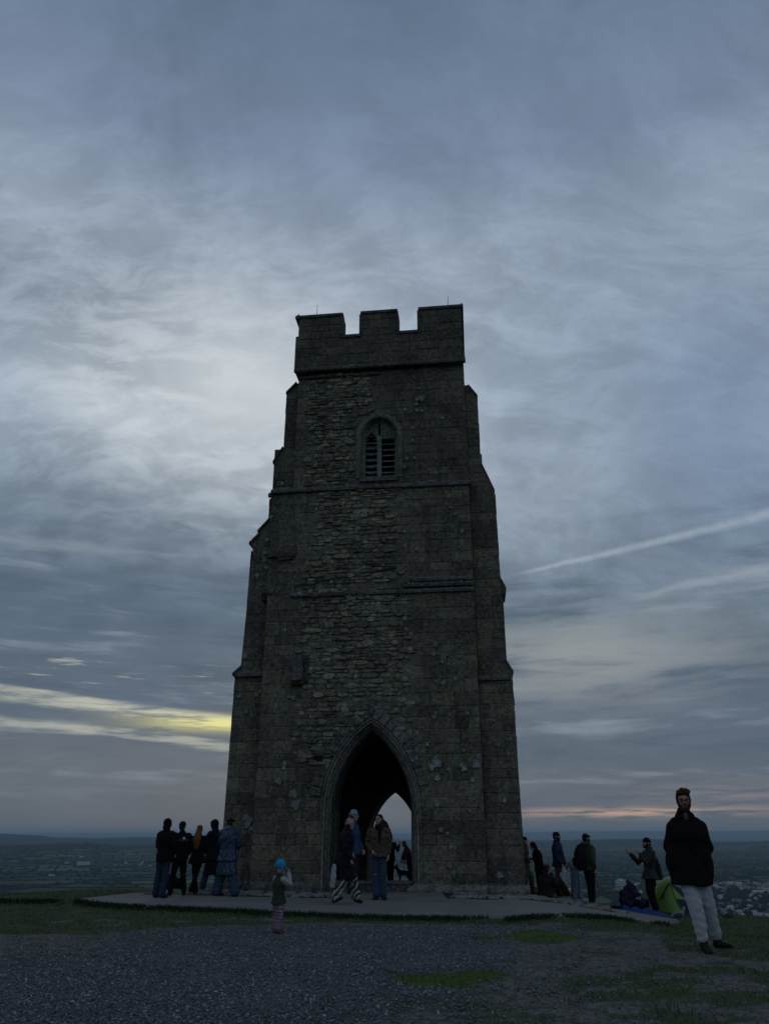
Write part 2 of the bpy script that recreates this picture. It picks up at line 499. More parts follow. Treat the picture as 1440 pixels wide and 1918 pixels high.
def stone_mat(name, source, lichen=1.0, wear=1.0):
    m, gg, b = new_mat(name)
    t = gg.node('ShaderNodeTexCoord').outputs['Object']
    if source == 'object':
        oi = gg.node('ShaderNodeObjectInfo')
        c0 = oi.outputs['Color']
        geo = gg.node('ShaderNodeNewGeometry')
        t = geo.outputs['Position']
    else:
        at = gg.node('ShaderNodeAttribute'); at.attribute_name = 'tint'
        c0 = at.outputs['Color']
        geo = gg.node('ShaderNodeNewGeometry')
        t = geo.outputs['Position']
    n1 = gg.noise(t, 1.1, 5, 0.6)
    n2 = gg.noise(t, 9, 6, 0.65)
    n3 = gg.noise(t, 24, 4, 0.75)
    k = gg.m('ADD', gg.m('MULTIPLY', gg.ss(n1, 0.3, 0.7), 0.50), gg.m('ADD', gg.m('MULTIPLY', gg.ss(n2, 0.32, 0.68), 0.75), gg.m('ADD', gg.m('MULTIPLY', gg.ss(n3, .32, .66), 0.85), -0.02)))
    c = gg.mix(1.0, c0, gg.xyz(k, k, k), 'MULTIPLY')
    pit = gg.noise(t, 15, 5, 0.7)
    c = gg.mix(gg.m('MULTIPLY', gg.ss(pit, 0.54, 0.64), 0.55), c, (0.030, 0.032, 0.030, 1))
    c = gg.mix(gg.m('MULTIPLY', gg.ss(gg.noise(t, 19, 5, 0.75), 0.58, 0.70), 0.35), c, (0.30, 0.31, 0.29, 1))
    # dark algae stains running down
    tm = gg.node('ShaderNodeMapping'); tm.inputs['Scale'].default_value = (2.2, 2.2, 0.35); gg.L.new(t, tm.inputs[0])
    st = gg.noise(tm.outputs[0], 1.6, 5, 0.6)
    c = gg.mix(gg.m('MULTIPLY', gg.ss(st, 0.52, 0.72), 0.5 * wear), c, (0.035, 0.038, 0.034, 1))
    # pale lichen: spots of varied size, in colonies
    if lichen:
        dis = gg.vm('ADD', t, gg.vm('MULTIPLY', gg.vm('SUBTRACT', gg.noise(t, 18, 3, 0.5, color=True), (.5, .5, .5)), (0.08, 0.08, 0.08)))
        for sc, r0, thr in ((5.0, 0.24, 0.57), (12.0, 0.34, 0.50), (24.0, .40, .47)):
            v = gg.voro(dis, sc)
            vc = gg.node('ShaderNodeSeparateColor'); gg.L.new(v.outputs['Color'], vc.inputs[0])
            colony = gg.ss(gg.noise(t, 0.9 if sc < 8 else 1.7, 3, 0.6), thr - 0.02, thr + 0.08)
            rad = gg.m('MULTIPLY', vc.outputs[0], r0)
            d = gg.m('SUBTRACT', v.outputs['Distance'], rad)
            spot = gg.ss(d, 0.02, -0.03)
            ring = gg.ss(d, -0.16, -0.04, 0.45, 1.0)
            pick = gg.ss(vc.outputs[1], 0.35, 0.45)
            f = gg.m('MULTIPLY', gg.m('MULTIPLY', gg.m('MULTIPLY', spot, ring), pick), colony)
            c = gg.mix(gg.m('MULTIPLY', f, 0.75 * lichen), c, (0.32, 0.34, 0.30, 1))
    gg.put(b.inputs['Base Color'], c)
    b.inputs['Roughness'].default_value = 0.92
    b.inputs['Specular IOR Level'].default_value = 0.2
    bp = gg.node('ShaderNodeBump'); bp.inputs['Strength'].default_value = 0.9; bp.inputs['Distance'].default_value = 0.02
    gg.put(bp.inputs['Height'], gg.m('ADD', gg.m('MULTIPLY', n3, 0.4), n2))
    gg.L.new(bp.outputs[0], b.inputs['Normal'])
    return m

def plain(name, c, rough=0.8, metal=0.0, spec=0.3):
    m, gg, b = new_mat(name)
    t = gg.node('ShaderNodeTexCoord').outputs['Object']
    n = gg.noise(t, 12, 4, 0.6)
    gg.put(b.inputs['Base Color'], gg.mix(gg.ss(n, 0.3, 0.7), (*[x * 0.75 for x in c], 1), (*c, 1)))
    b.inputs['Roughness'].default_value = rough
    b.inputs['Metallic'].default_value = metal
    b.inputs['Specular IOR Level'].default_value = spec
    return m

M_STONE_O = stone_mat('weathered_stone_block', 'object')
M_STONE_A = stone_mat('weathered_stone_rubble', 'attr')
M_MORTAR = stone_mat('mortar', 'attr', 0.4)

# ------------------------------------------------------------------ the hill top
PLAIN = -140.0
def gz(x, y):
    x = np.asarray(x, dtype=float); y = np.asarray(y, dtype=float)
    z = 0.03 + 0.02 * np.sin(x * 0.9 + 1) * np.sin(y * 0.7) * sst(y, 3, 8)
    z = z - 0.45 * sst(x, 2.6, 7.0) * sst(y, 11, 17)
    z = z + 0.07 * sst(-x, 0.5, 5.0) * sst(y, 15, 19)
    d = np.hypot(x - 0.3, (y - 12.3))
    e = np.maximum(d - 10.8, 0)
    f = np.where(e < 9, 0.032 * e * e, 0.032 * 81 + 0.576 * (e - 9))
    return np.maximum(z - f, PLAIN - 3)
def gz1(x, y): return float(gz(x, y))

def on_ground(px, py, extra=0.0):
    """walk along the line of sight until it meets the hill top"""
    d = ray(px, py)
    t = 4.0
    for i in range(4000):
        x, y, z = d[0] * t, d[1] * t, CAMZ + d[2] * t
        if z <= gz1(x, y) + extra:
            return x, y
        t += 0.01
        if t > 40: break
    t = 18.0
    return d[0] * t, d[1] * t

APF = [(-6.3, 17.75), (-5.6, 17.2), (-4.4, 16.6), (-2.1, 15.65), (0, 15.15), (2.2, 14.85), (3.6, 15.5), (5.0, 16.6), (6.0, 18.0), (6.35, 18.6)]
APB = [(-6.3, 17.9), (-5.6, 19.0), (-4.4, 20.4), (-2.1, 22.2), (0, 22.2), (2.2, 22.2), (3.6, 21.8), (5.0, 20.7), (6.0, 19.5), (6.35, 18.8)]
def apf(x): return np.interp(x, [p[0] for p in APF], [p[1] for p in APF])
def apb(x): return np.interp(x, [p[0] for p in APB], [p[1] for p in APB])

def masks(x, y):
    """grass, gravel, moss (bright) cover 0..1"""
    n = fbm(x * 0.8 + 3, y * 0.8, 4); n2 = fbm(x * 2.6 + 40, y * 2.6 + 9, 4); n3 = fbm(x * 0.35 + 8, y * 0.9 + 20, 4)
    left = np.interp(y, [6, 7.5, 8.7, 10.5, 12, 13.0, 13.6, 14.2], [-5.5, -4.3, -3.9, -4.1, -3.8, -3.2, -2.4, 0.5])
    right = np.interp(y, [6, 7.2, 8.5, 10, 11.5, 13, 13.8, 14.2], [0.1, 0.35, 0.75, 1.15, 1.6, 2.2, 2.0, 0.5])
    gl = sst(x - left + (n - .5) * 2.6 + (n2 - .5) * 1.2, -1.4, 0.7) * sst(right - x + (n - .5) * 2.4 + (n2 - .5) * 1.8, -1.5, 0.6)
    gravel = gl * sst(14.15 - y + (n2 - .5) * 0.8, -0.1, 0.3)
    # verge in front of the apron
    verge = sst(y - (apf(x) - 1.1) + (n2 - .5) * 0.9, -0.1, 0.35)
    outside = np.clip(sst(-x, 5.2, 6.6) + sst(np.hypot(x, y - 12.3), 11.0, 13), 0, 1)
    leftg = sst(left - x + (n - .5) * 2.5, 0.2, 1.5) * sst(y, 8.3, 10.5)
    leftg = leftg * sst(n3 + (n2 - .5) * .4 + 0.10 * sst(y, 11, 14), 0.40, 0.55)
    far_r = sst(x + 0.55 * (y - 11.5) + (n - .5) * 3.0, 3.2, 5.0) * sst(y, 9.3, 11.5)
    patch = sst(n3 + (n2 - .5) * 0.9, 0.47, 0.60) * sst(x - right, 0.2, 1.6) * 0.85
    moss = np.zeros_like(n)
    for (cx, cy, rx, ry) in ((0.70, 9.05, 0.62, 0.50), (2.15, 12.3, 0.60, 0.75), (1.4, 12.0, 0.25, 0.3), (2.7, 8.4, 0.5, 0.35)):
        dd = ((x - cx) / rx) ** 2 + ((y - cy) / ry) ** 2
        moss = np.maximum(moss, sst(1.25 - dd + (n2 - .5) * 2.2 + (n - .5) * 1.0, 0, 0.9) * (1.0 if cx < 2.6 else 0.3))
    edge = sst(x, -1.4, 0.4) * sst(8.6 - y + (n2 - .5) * 1.4, -0.2, 0.8) * 0.45 * sst(n2, 0.4, 0.6)
    grass = np.clip(np.maximum.reduce([verge, outside, leftg, far_r, patch, moss, edge]), 0, 1)
    gravel = gravel * (1 - moss) * (1 - verge)
    return grass, np.clip(gravel, 0, 1), moss

def axis(lo, hi, step, far, g=1.16):
    a = list(np.arange(lo, hi + 1e-6, step))
    s = step; p = hi
    while p < far:
        s *= g; p += s; a.append(p)
    s = step; p = lo; b = []
    while p > -far:
        s *= g; p -= s; b.append(p)
    return np.array(b[::-1] + a)
gx = axis(-12, 12, 0.12, 420)
gy = axis(4.5, 24.5, 0.12, 430)
GX, GY = np.meshgrid(gx, gy)
GZ = gz(GX, GY)
gr, gv, mo = masks(GX, GY)
GZ = GZ + (fbm(GX * 3, GY * 3, 3) - 0.5) * 0.035 + gr * 0.012 * (fbm(GX * 9, GY * 9, 2))
V = np.stack([GX, GY, GZ], -1).reshape(-1, 3)
ny, nx = GX.shape
idx = np.arange(nx * ny).reshape(ny, nx)
F = np.stack([idx[:-1, :-1], idx[:-1, 1:], idx[1:, 1:], idx[1:, :-1]], -1).reshape(-1, 4)
m, q, b = new_mat('hill_ground')
at = q.node('ShaderNodeAttribute'); at.attribute_name = 'tint'
sc = q.node('ShaderNodeSeparateColor'); q.L.new(at.outputs['Color'], sc.inputs[0])
t = q.node('ShaderNodeNewGeometry').outputs['Position']
n1 = q.noise(t, 1.3, 5, 0.6); n2 = q.noise(t, 14, 5, 0.7); n3 = q.noise(t, 70, 4, 0.7)
dirt = q.mix(q.ss(n2, 0.35, 0.65), (0.062, 0.058, 0.054, 1), (0.17, 0.165, 0.155, 1))
dirt = q.mix(q.ss(n3, 0.45, 0.7), dirt, (0.24, 0.235, 0.225, 1))
dirt = q.mix(q.m('MULTIPLY', q.ss(q.noise(t, 5, 5, .7), .48, .60), .7), dirt, (0.055, 0.062, 0.038, 1))
grv = q.mix(q.ss(n3, 0.3, 0.7), (0.06, 0.068, 0.078, 1), (0.14, 0.152, 0.168, 1))
grs = q.mix(q.ss(n2, 0.3, 0.7), (0.040, 0.058, 0.030, 1), (0.085, 0.112, 0.058, 1))
grs = q.mix(q.m('MULTIPLY', q.ss(n1, 0.4, 0.65), 0.5), grs, (0.075, 0.070, 0.038, 1))
mos = q.mix(q.ss(n2, 0.3, 0.7), (0.050, 0.085, 0.022, 1), (0.090, 0.14, 0.036, 1))
thr = q.m('ADD', q.m('MULTIPLY', n2, 0.5), 0.15)
gmask = q.ss(sc.outputs[0], q.m('SUBTRACT', thr, 0.15), q.m('ADD', thr, 0.2))
c = q.mix(q.ss(sc.outputs[1], 0.2, 0.7), dirt, grv)
c = q.mix(gmask, c, grs)
c = q.mix(sc.outputs[2], c, mos)
q.put(b.inputs['Base Color'], c)
b.inputs['Roughness'].default_value = 0.95
b.inputs['Specular IOR Level'].default_value = 0.15
bp = q.node('ShaderNodeBump'); bp.inputs['Distance'].default_value = 0.03; bp.inputs['Strength'].default_value = 0.8
q.put(bp.inputs['Height'], q.m('ADD', n2, q.m('MULTIPLY', n3, 0.5)))
q.L.new(bp.outputs[0], b.inputs['Normal'])
tag(mesh_np('ground', V, F, m, None, True, np.stack([gr.ravel(), gv.ravel(), mo.ravel()], 1)), kind='structure')

# gravel: real stones
def scatter(n, x0, x1, y0, y1, dens):
    """n tries, kept with probability dens(x, y), denser near the path's near end"""
    y = y0 + (y1 - y0) * rng.random(n) ** 1.25
    x = x0 + (x1 - x0) * rng.random(n)
    keep = rng.random(n) < dens(x, y)
    return x[keep], y[keep]
def stones_mesh(name, x, y, smin, smax, cols, mat, up=0.25):
    n = len(x)
    base = np.array([(1, 0, 0), (0, 1, 0), (-1, 0, 0), (0, -1, 0), (0, 0, 1), (0, 0, -1)], dtype=float)
    tri = np.array([(0, 1, 4), (1, 2, 4), (2, 3, 4), (3, 0, 4), (1, 0, 5), (2, 1, 5), (3, 2, 5), (0, 3, 5)])
    s = smin + (smax - smin) * rng.random(n) ** 2.2
    A = rng.normal(size=(n, 3, 3))
    Q, _ = np.linalg.qr(A)
    sc_ = np.stack([s, s * rng.uniform(.55, .9, n), s * rng.uniform(.35, .7, n)], 1)
    P_ = base[None] * (1 + rng.uniform(-.25, .25, (n, 6, 1)))
    P_ = P_ * sc_[:, None, :]
    tilt = 0.45
    Qz = np.zeros((n, 3, 3)); a = rng.uniform(0, 6.28, n)
    Qz[:, 0, 0] = np.cos(a); Qz[:, 0, 1] = -np.sin(a); Qz[:, 1, 0] = np.sin(a); Qz[:, 1, 1] = np.cos(a); Qz[:, 2, 2] = 1
    useQ = rng.random(n) < tilt
    Qz[useQ] = Q[useQ]
    P_ = np.einsum('nij,nkj->nki', Qz, P_)
    z = gz(x, y) + s * up * 1.0 + rng.random(n) * 0.012
    P_ = P_ + np.stack([x, y, z], 1)[:, None, :]
    Fn = (tri[None] + (np.arange(n) * 6)[:, None, None]).reshape(-1, 3)
    ci = cols[rng.integers(0, len(cols), n)] * rng.uniform(.6, 1.35, (n, 1))
    return mesh_np(name, P_.reshape(-1, 3), Fn, mat, None, False, np.repeat(ci, 6, axis=0))
mg, q, b = new_mat('gravel_stone')
at = q.node('ShaderNodeAttribute'); at.attribute_name = 'tint'
q.put(b.inputs['Base Color'], at.outputs['Color']); b.inputs['Roughness'].default_value = 0.75
b.inputs['Specular IOR Level'].default_value = 0.35
gcols = 1.22 * np.array([1.06, 1.0, .93]) * np.array([(.10, .115, .135), (.12, .135, .15), (.075, .085, .10), (.15, .16, .17), (.11, .11, .12), (.10, .11, .125), (.09, .10, .11), (.22, .23, .24)])
x, y = scatter(125000, -6.5, 4.5, 5.6, 14.3, lambda x, y: masks(x, y)[1] * 0.9)
tag(stones_mesh('gravel', x, y, 0.007, 0.023, gcols, mg), kind='stuff')
x, y = scatter(70000, -7, 6.5, 5.6, 15, lambda x, y: np.clip((1 - masks(x, y)[0]) * (1 - masks(x, y)[1]), 0, 1) * 0.6)
tag(stones_mesh('loose_pebbles', x, y, 0.005, 0.017, np.array([(.15, .14, .13), (.11, .10, .10), (.22, .21, .2)]), mg, 0.1), kind='stuff')

# turf: real blades
def turf(name, x, y, hmin, hmax, cols, moss):
    n = len(x)
    a = rng.uniform(0, 6.28, n); h = rng.uniform(hmin, hmax, n); w = rng.uniform(.0025, .0055, n)
    lean = rng.normal(0, .5, (n, 2)) * h[:, None]
    z = gz(x, y) - 0.004
    dx, dy = np.cos(a) * w, np.sin(a) * w
    v0 = np.stack([x - dx, y - dy, z], 1); v1 = np.stack([x + dx, y + dy, z], 1)
    v2 = np.stack([x + lean[:, 0] * .4 + dx * .7, y + lean[:, 1] * .4 + dy * .7, z + h * .6], 1)
    v3 = np.stack([x + lean[:, 0], y + lean[:, 1], z + h], 1)
    V = np.stack([v0, v1, v2, v3], 1).reshape(-1, 3)
    F = (np.array([[0, 1, 2], [0, 2, 3]])[None] + (np.arange(n) * 4)[:, None, None]).reshape(-1, 3)
    ci = cols[rng.integers(0, len(cols), n)] * rng.uniform(.6, 1.3, (n, 1))
    ci = ci * (1 - moss[:, None]) + np.array([(.085, .145, .034)]) * rng.uniform(.7, 1.4, (n, 1)) * moss[:, None]
    return tag(mesh_np(name, V, F, mtu, None, False, np.repeat(ci, 4, axis=0)), kind='stuff')
mtu, q, b = new_mat('turf_blade')
at = q.node('ShaderNodeAttribute'); at.attribute_name = 'tint'
q.put(b.inputs['Base Color'], at.outputs['Color']); b.inputs['Roughness'].default_value = 0.85
b.inputs['Specular IOR Level'].default_value = 0.15
tcols = 1.5 * np.array([.9, 1.1, 1.05]) * np.array([(.045, .070, .020), (.060, .080, .026), (.085, .080, .035), (.035, .055, .018), (.11, .10, .05)])
def tdens(x, y):
    g_, v_, m_ = masks(x, y)
    out = (y > apf(x) - 0.02) & (y < apb(x)) & (np.abs(x) < 6.3)
    return np.where(out, 0, np.clip(g_ * 1.2, 0, 1))
x, y = scatter(210000, -11, 11.5, 5.8, 20.5, tdens)
turf('grass', x, y, .018, .055, tcols, masks(x, y)[2])
# taller verge under the apron's front edge
n = 16000
x = rng.uniform(-9, 5.6, n); y = apf(x) - np.abs(rng.normal(0, .28, n)) - .02
k = fbm(x * 2, y * 2, 3) > .36
turf('verge_grass', x[k], y[k], .03, .10, np.array([(.022, .036, .013), (.03, .045, .016), (.018, .026, .012)]), np.zeros(k.sum()))

# ------------------------------------------------------------------ pale surfaced apron round the tower
m, q, b = new_mat('worn_resin_path')
t = q.node('ShaderNodeNewGeometry').outputs['Position']
n1 = q.noise(t, 0.9, 5, 0.6); n2 = q.noise(t, 30, 4, 0.7); n3 = q.noise(t, 4, 5, 0.6)
c = q.mix(q.ss(n1, 0.3, 0.7), (0.150, 0.146, 0.132, 1), (0.200, 0.194, 0.178, 1))
c = q.mix(q.m('MULTIPLY', q.ss(n2, 0.45, 0.7), 0.5), c, (0.09, 0.088, 0.083, 1))
c = q.mix(q.m('MULTIPLY', q.ss(n3, 0.55, 0.7), 0.35), c, (0.10, 0.10, 0.092, 1))
q.put(b.inputs['Base Color'], c); b.inputs['Roughness'].default_value = 0.9
bp = q.node('ShaderNodeBump'); bp.inputs['Distance'].default_value = 0.01; bp.inputs['Strength'].default_value = 0.6
q.put(bp.inputs['Height'], n2); q.L.new(bp.outputs[0], b.inputs['Normal'])
def apron_top(x, y): return gz(x, y) + 0.045 + 0.012 * (fbm(x * 1.5, y * 1.5, 2) - .5)
nxs, nts = 130, 40
xs = np.linspace(-6.28, 6.33, nxs)
V = []; F = []
for i, xx in enumerate(xs):
    f0 = float(apf(xx)) + 0.05 * math.sin(xx * 3.1) + 0.04 * math.sin(xx * 7.7); b0 = float(apb(xx))
    yy = np.concatenate([[f0 - .03], f0 + (b0 - f0) * np.linspace(0, 1, nts), [b0 + .03]])
    zz = apron_top(np.full_like(yy, xx), yy)
    zz[0] -= .09; zz[-1] -= .12
    V += [(xx, a_, b_) for a_, b_ in zip(yy, zz)]
k = nts + 2
for i in range(nxs - 1):
    for j in range(k - 1):
        F.append((i * k + j, (i + 1) * k + j, (i + 1) * k + j + 1, i * k + j + 1))
apron = tag(mesh_np('path', V, np.array(F), m, None, True), kind='structure')
# setts: one block each
def sett_mesh(seed):
    r = random.Random(seed)
    n = 8
    prof = []
    for i in range(n):
        a = 2 * math.pi * (i + .5) / n
        cx, cy = math.cos(a), math.sin(a)
        k = 1 / max(abs(cx), abs(cy)) * 0.5
        prof.append((cx * k * r.uniform(.90, 1.0), cy * k * r.uniform(.90, 1.0)))
    V = [(p[0], p[1], -1) for p in prof] + [(p[0], p[1], .25) for p in prof] + [(p[0] * .82, p[1] * .82, .9 + r.uniform(-.1, .1)) for p in prof] + [(0, 0, 1)]
    F = []
    for i in range(n):
        j = (i + 1) % n
        F += [(i, j, j + n, i + n), (i + n, j + n, j + 2 * n, i + 2 * n), (i + 2 * n, j + 2 * n, 3 * n)]
    me = bpy.data.meshes.new('paving_stone')
    me.from_pydata(V, [], F); me.update()
    me.materials.append(M_STONE_O)
    return me
setts = [sett_mesh(i) for i in range(7)]
def in_tower(x, y, pad=0.0):
    a = TH = math.radians(6.5)
    lx = (x - (-.42)) * math.cos(a) - (y - 20.3) * math.sin(a); ly = (x + .42) * math.sin(a) + (y - 20.3) * math.cos(a)
    if ly > -pad - .12 and -2.9 - pad < lx < 2.95 + pad: return True
    return ly > .1 - pad and -3.85 - pad < lx < 3.9 + pad
def rect_pave(x0, x1, y0, y1, sx, sy, prob=1.0, maxn=999):
    y = y0; k = 0
    while y < y1:
        h = sy * rnd.uniform(.75, 1.25)
        x = x0 + rnd.uniform(0, sx)
        while x < x1:
            w = sx * rnd.uniform(.6, 1.4)
            cx, cy = x + w / 2, y + h / 2
            if not in_tower(cx, cy, .12) and float(apf(cx)) + .35 < cy < float(apb(cx)) and rnd.random() < prob and k < maxn:
                o = bpy.data.objects.new('paving_stone', rnd.choice(setts))
                o.location = (cx, cy, float(apron_top(cx, cy)) + rnd.uniform(-.014, .010))
                o.scale = (w - .045, h - .045, .04)
                o.rotation_euler = (rnd.uniform(-.03, .03), rnd.uniform(-.03, .03), rnd.uniform(-.12, .12))
                v = rnd.uniform(.75, 1.2)
                o.color = (.19 * v, .185 * v, .168 * v, 1)
                link(o, apron); k += 1
            x += w
        y += h
rect_pave(-5.4, -1.15, 18.9, 21.0, .34, .26)
rect_pave(1.4, 3.4, 18.55, 20.2, .32, .24)
rect_pave(3.4, 5.0, 18.5, 21.4, .30, .30)
# dark bed between the setts
for (x0, x1, y0, y1) in ((-5.3, -1.1, 18.85, 21.1), (1.35, 4.95, 18.5, 21.3)):
    V = []; F = []
    nx_, ny_ = 24, 16
    for j in range(ny_ + 1):
        for i in range(nx_ + 1):
            xx = x0 + (x1 - x0) * i / nx_
            lo = max(y0 + .12 * math.sin(xx * 5), float(apf(xx)) + .25); hi = max(min(y1, float(apb(xx)) - .05), lo + .01)
            yy = lo + (hi - lo) * j / ny_
            V.append((xx, yy, float(apron_top(xx, yy)) + .006))
    for j in range(ny_):
        for i in range(nx_):
            a_ = j * (nx_ + 1) + i
            F.append((a_, a_ + 1, a_ + nx_ + 2, a_ + nx_ + 1))
    tag(mesh_np('paving_bed', V, np.array(F), plain('paving_bed_earth', (.020, .020, .018), .95), apron), kind=None)

# ------------------------------------------------------------------ the plain, ridges and haze
def ridge(r, a, r0, w, h, seed, f=6):
    hh = h * (0.35 + 1.1 * fbm(a * f + seed, a * 0 + seed, 4))
    return hh * np.exp(-((r - r0) / w) ** 2)
def vz(x, y):
    x = np.asarray(x, dtype=float); y = np.asarray(y, dtype=float)
    r = np.hypot(x, y); a = np.arctan2(x, y)
    z = PLAIN + 5 * (fbm(x / 900, y / 900, 3) - .5) * sst(r, 600, 2000)
    L = sst(-a, -0.12, 0.12); Rr_ = 1 - L
    z = z + ridge(r, a, 5800, 1100, 72, 3.1, 9) * L + ridge(r, a, 4300, 700, 50, 8.2, 14) * sst(-a, .34, .52)
    z = z + ridge(r, a, 10500, 1500, 112, 5.7, 8) * L
    z = z + ridge(r, a, 9500, 1500, 62, 12.4, 9) * Rr_ + ridge(r, a, 8000, 1200, 55, 1.4, 12) * sst(a, .30, .46)
    z = z + ridge(r, a, 25000, 2600, 165, 21.4, 5) * sst(a, -.1, .10)
    z = z + ridge(r, a, 31000, 2500, 120, 33.4, 5)
    return z
rr = np.concatenate([[0], np.geomspace(60, 38000, 250)])
aa = np.concatenate([np.linspace(-math.pi, -0.75, 40)[:-1], np.linspace(-0.75, 0.75, 420), np.linspace(0.75, math.pi, 40)[1:]])
RR, AA = np.meshgrid(rr, aa)
VX, VY = RR * np.sin(AA), RR * np.cos(AA)
VZ = vz(VX, VY)
VZ = np.where(RR < 60, PLAIN, VZ)
# woodland canopy height on the ridges: real relief
wood = sst(fbm(VX / 700 + 5, VY / 700 + 2, 4) + .10 * sst(VZ, PLAIN + 15, PLAIN + 50), .49, .55)
VZ = VZ + wood * 9 * fbm(VX / 40, VY / 40, 3) * sst(RR, 3500, 5000)
V = np.stack([VX, VY, VZ], -1).reshape(-1, 3)
na, nr = RR.shape
idx = np.arange(na * nr).reshape(na, nr)
F = np.stack([idx[:-1, :-1], idx[:-1, 1:], idx[1:, 1:], idx[1:, :-1]], -1).reshape(-1, 4)[:, ::-1]
m, q, b = new_mat('farmland')
at = q.node('ShaderNodeAttribute'); at.attribute_name = 'tint'
sc = q.node('ShaderNodeSeparateColor'); q.L.new(at.outputs['Color'], sc.inputs[0])
t = q.node('ShaderNodeNewGeometry').outputs['Position']
wp = q.vm('ADD', t, q.vm('MULTIPLY', q.vm('SUBTRACT', q.noise(t, 0.002, 3, .5, color=True), (.5, .5, .5)), (160, 160, 0)))
ma = q.node('ShaderNodeMapping'); ma.inputs['Scale'].default_value = (0.0045, 0.0028, 0); q.L.new(wp, ma.inputs[0])
ma.inputs['Rotation'].default_value = (0, 0, .3)
v1 = q.voro(ma.outputs[0], 1.0, rand=.85)
vs_ = q.node('ShaderNodeSeparateColor'); q.L.new(v1.outputs['Color'], vs_.inputs[0])
v2 = q.voro(ma.outputs[0], 1.0, 'DISTANCE_TO_EDGE', rand=.85)
fc = q.ramp(vs_.outputs[0], [(0, (.050, .085, .036)), (.3, (.075, .115, .046)), (.55, (.062, .092, .046)), (.75, (.095, .105, .060)), (.9, (.105, .135, .058)), (1, (.09, .082, .058))], 'CONSTANT')
fn = q.noise(t, 0.02, 5, .65)
fc = q.mix(q.m('MULTIPLY', q.ss(fn, .35, .65), .4), fc, (.04, .05, .03, 1))
hedge = q.ss(v2.outputs['Distance'], .045, .02)
clump = q.ss(q.noise(t, 0.011, 4, .7), .50, .56)
fc = q.mix(q.m('MAXIMUM', hedge, q.m('MULTIPLY', clump, .8)), fc, (.020, .026, .017, 1))
wd = q.mix(q.noise(t, 0.03, 4, .7), (.014, .020, .014, 1), (.034, .038, .026, 1))
c = q.mix(sc.outputs[0], fc, wd)
q.put(b.inputs['Base Color'], c); b.inputs['Roughness'].default_value = 1.0; b.inputs['Specular IOR Level'].default_value = 0.0
tag(mesh_np('valley', V, F, m, None, True, np.stack([(wood * sst(RR, 3000, 4500)).ravel()] * 3, 1)), kind='structure')

# fields of the near plain: each quad of a crooked lattice, hedges standing on its edges
def lattice(x0, x1, y0, y1, sx, sy, seed, skew):
    r = np.random.default_rng(seed)
    nx_, ny_ = int((x1 - x0) / sx), int((y1 - y0) / sy)
    I, J = np.meshgrid(np.arange(nx_ + 1), np.arange(ny_ + 1))
    PX = x0 + I * sx + r.uniform(-.36, .36, I.shape) * sx + J * sy * skew
    PY = y0 + J * sy + r.uniform(-.30, .30, I.shape) * sy + I * sx * .12
    return PX, PY, nx_, ny_, r
m, q, b = new_mat('field_grass')
at = q.node('ShaderNodeAttribute'); at.attribute_name = 'tint'
t = q.node('ShaderNodeNewGeometry').outputs['Position']
fn = q.noise(t, 0.015, 6, .65)
q.put(b.inputs['Base Color'], q.mix(q.m('MULTIPLY', q.ss(fn, .35, .7), .45), at.outputs['Color'], (.035, .045, .026, 1)))
b.inputs['Roughness'].default_value = 1.0; b.inputs['Specular IOR Level'].default_value = 0.0
mh, q, b = new_mat('hedge_leaf')
at = q.node('ShaderNodeAttribute'); at.attribute_name = 'tint'
q.put(b.inputs['Base Color'], at.outputs['Color']); b.inputs['Roughness'].default_value = 1.0; b.inputs['Specular IOR Level'].default_value = 0.0
fcols = np.array([1.3, 1.45, 1.3]) * np.array([(.036, .055, .026), (.055, .080, .034), (.045, .062, .034), (.075, .082, .050), (.070, .092, .040), (.062, .058, .042), (.03, .042, .024)])
FV, FF, FC, tr = [], [], [], []
HV, HF, HC = [], [], []
PX, PY, nx_, ny_, r = lattice(-3300, 2600, 500, 5200, 170, 190, 5, .10)
nf = 0; nh = 0
S = 4
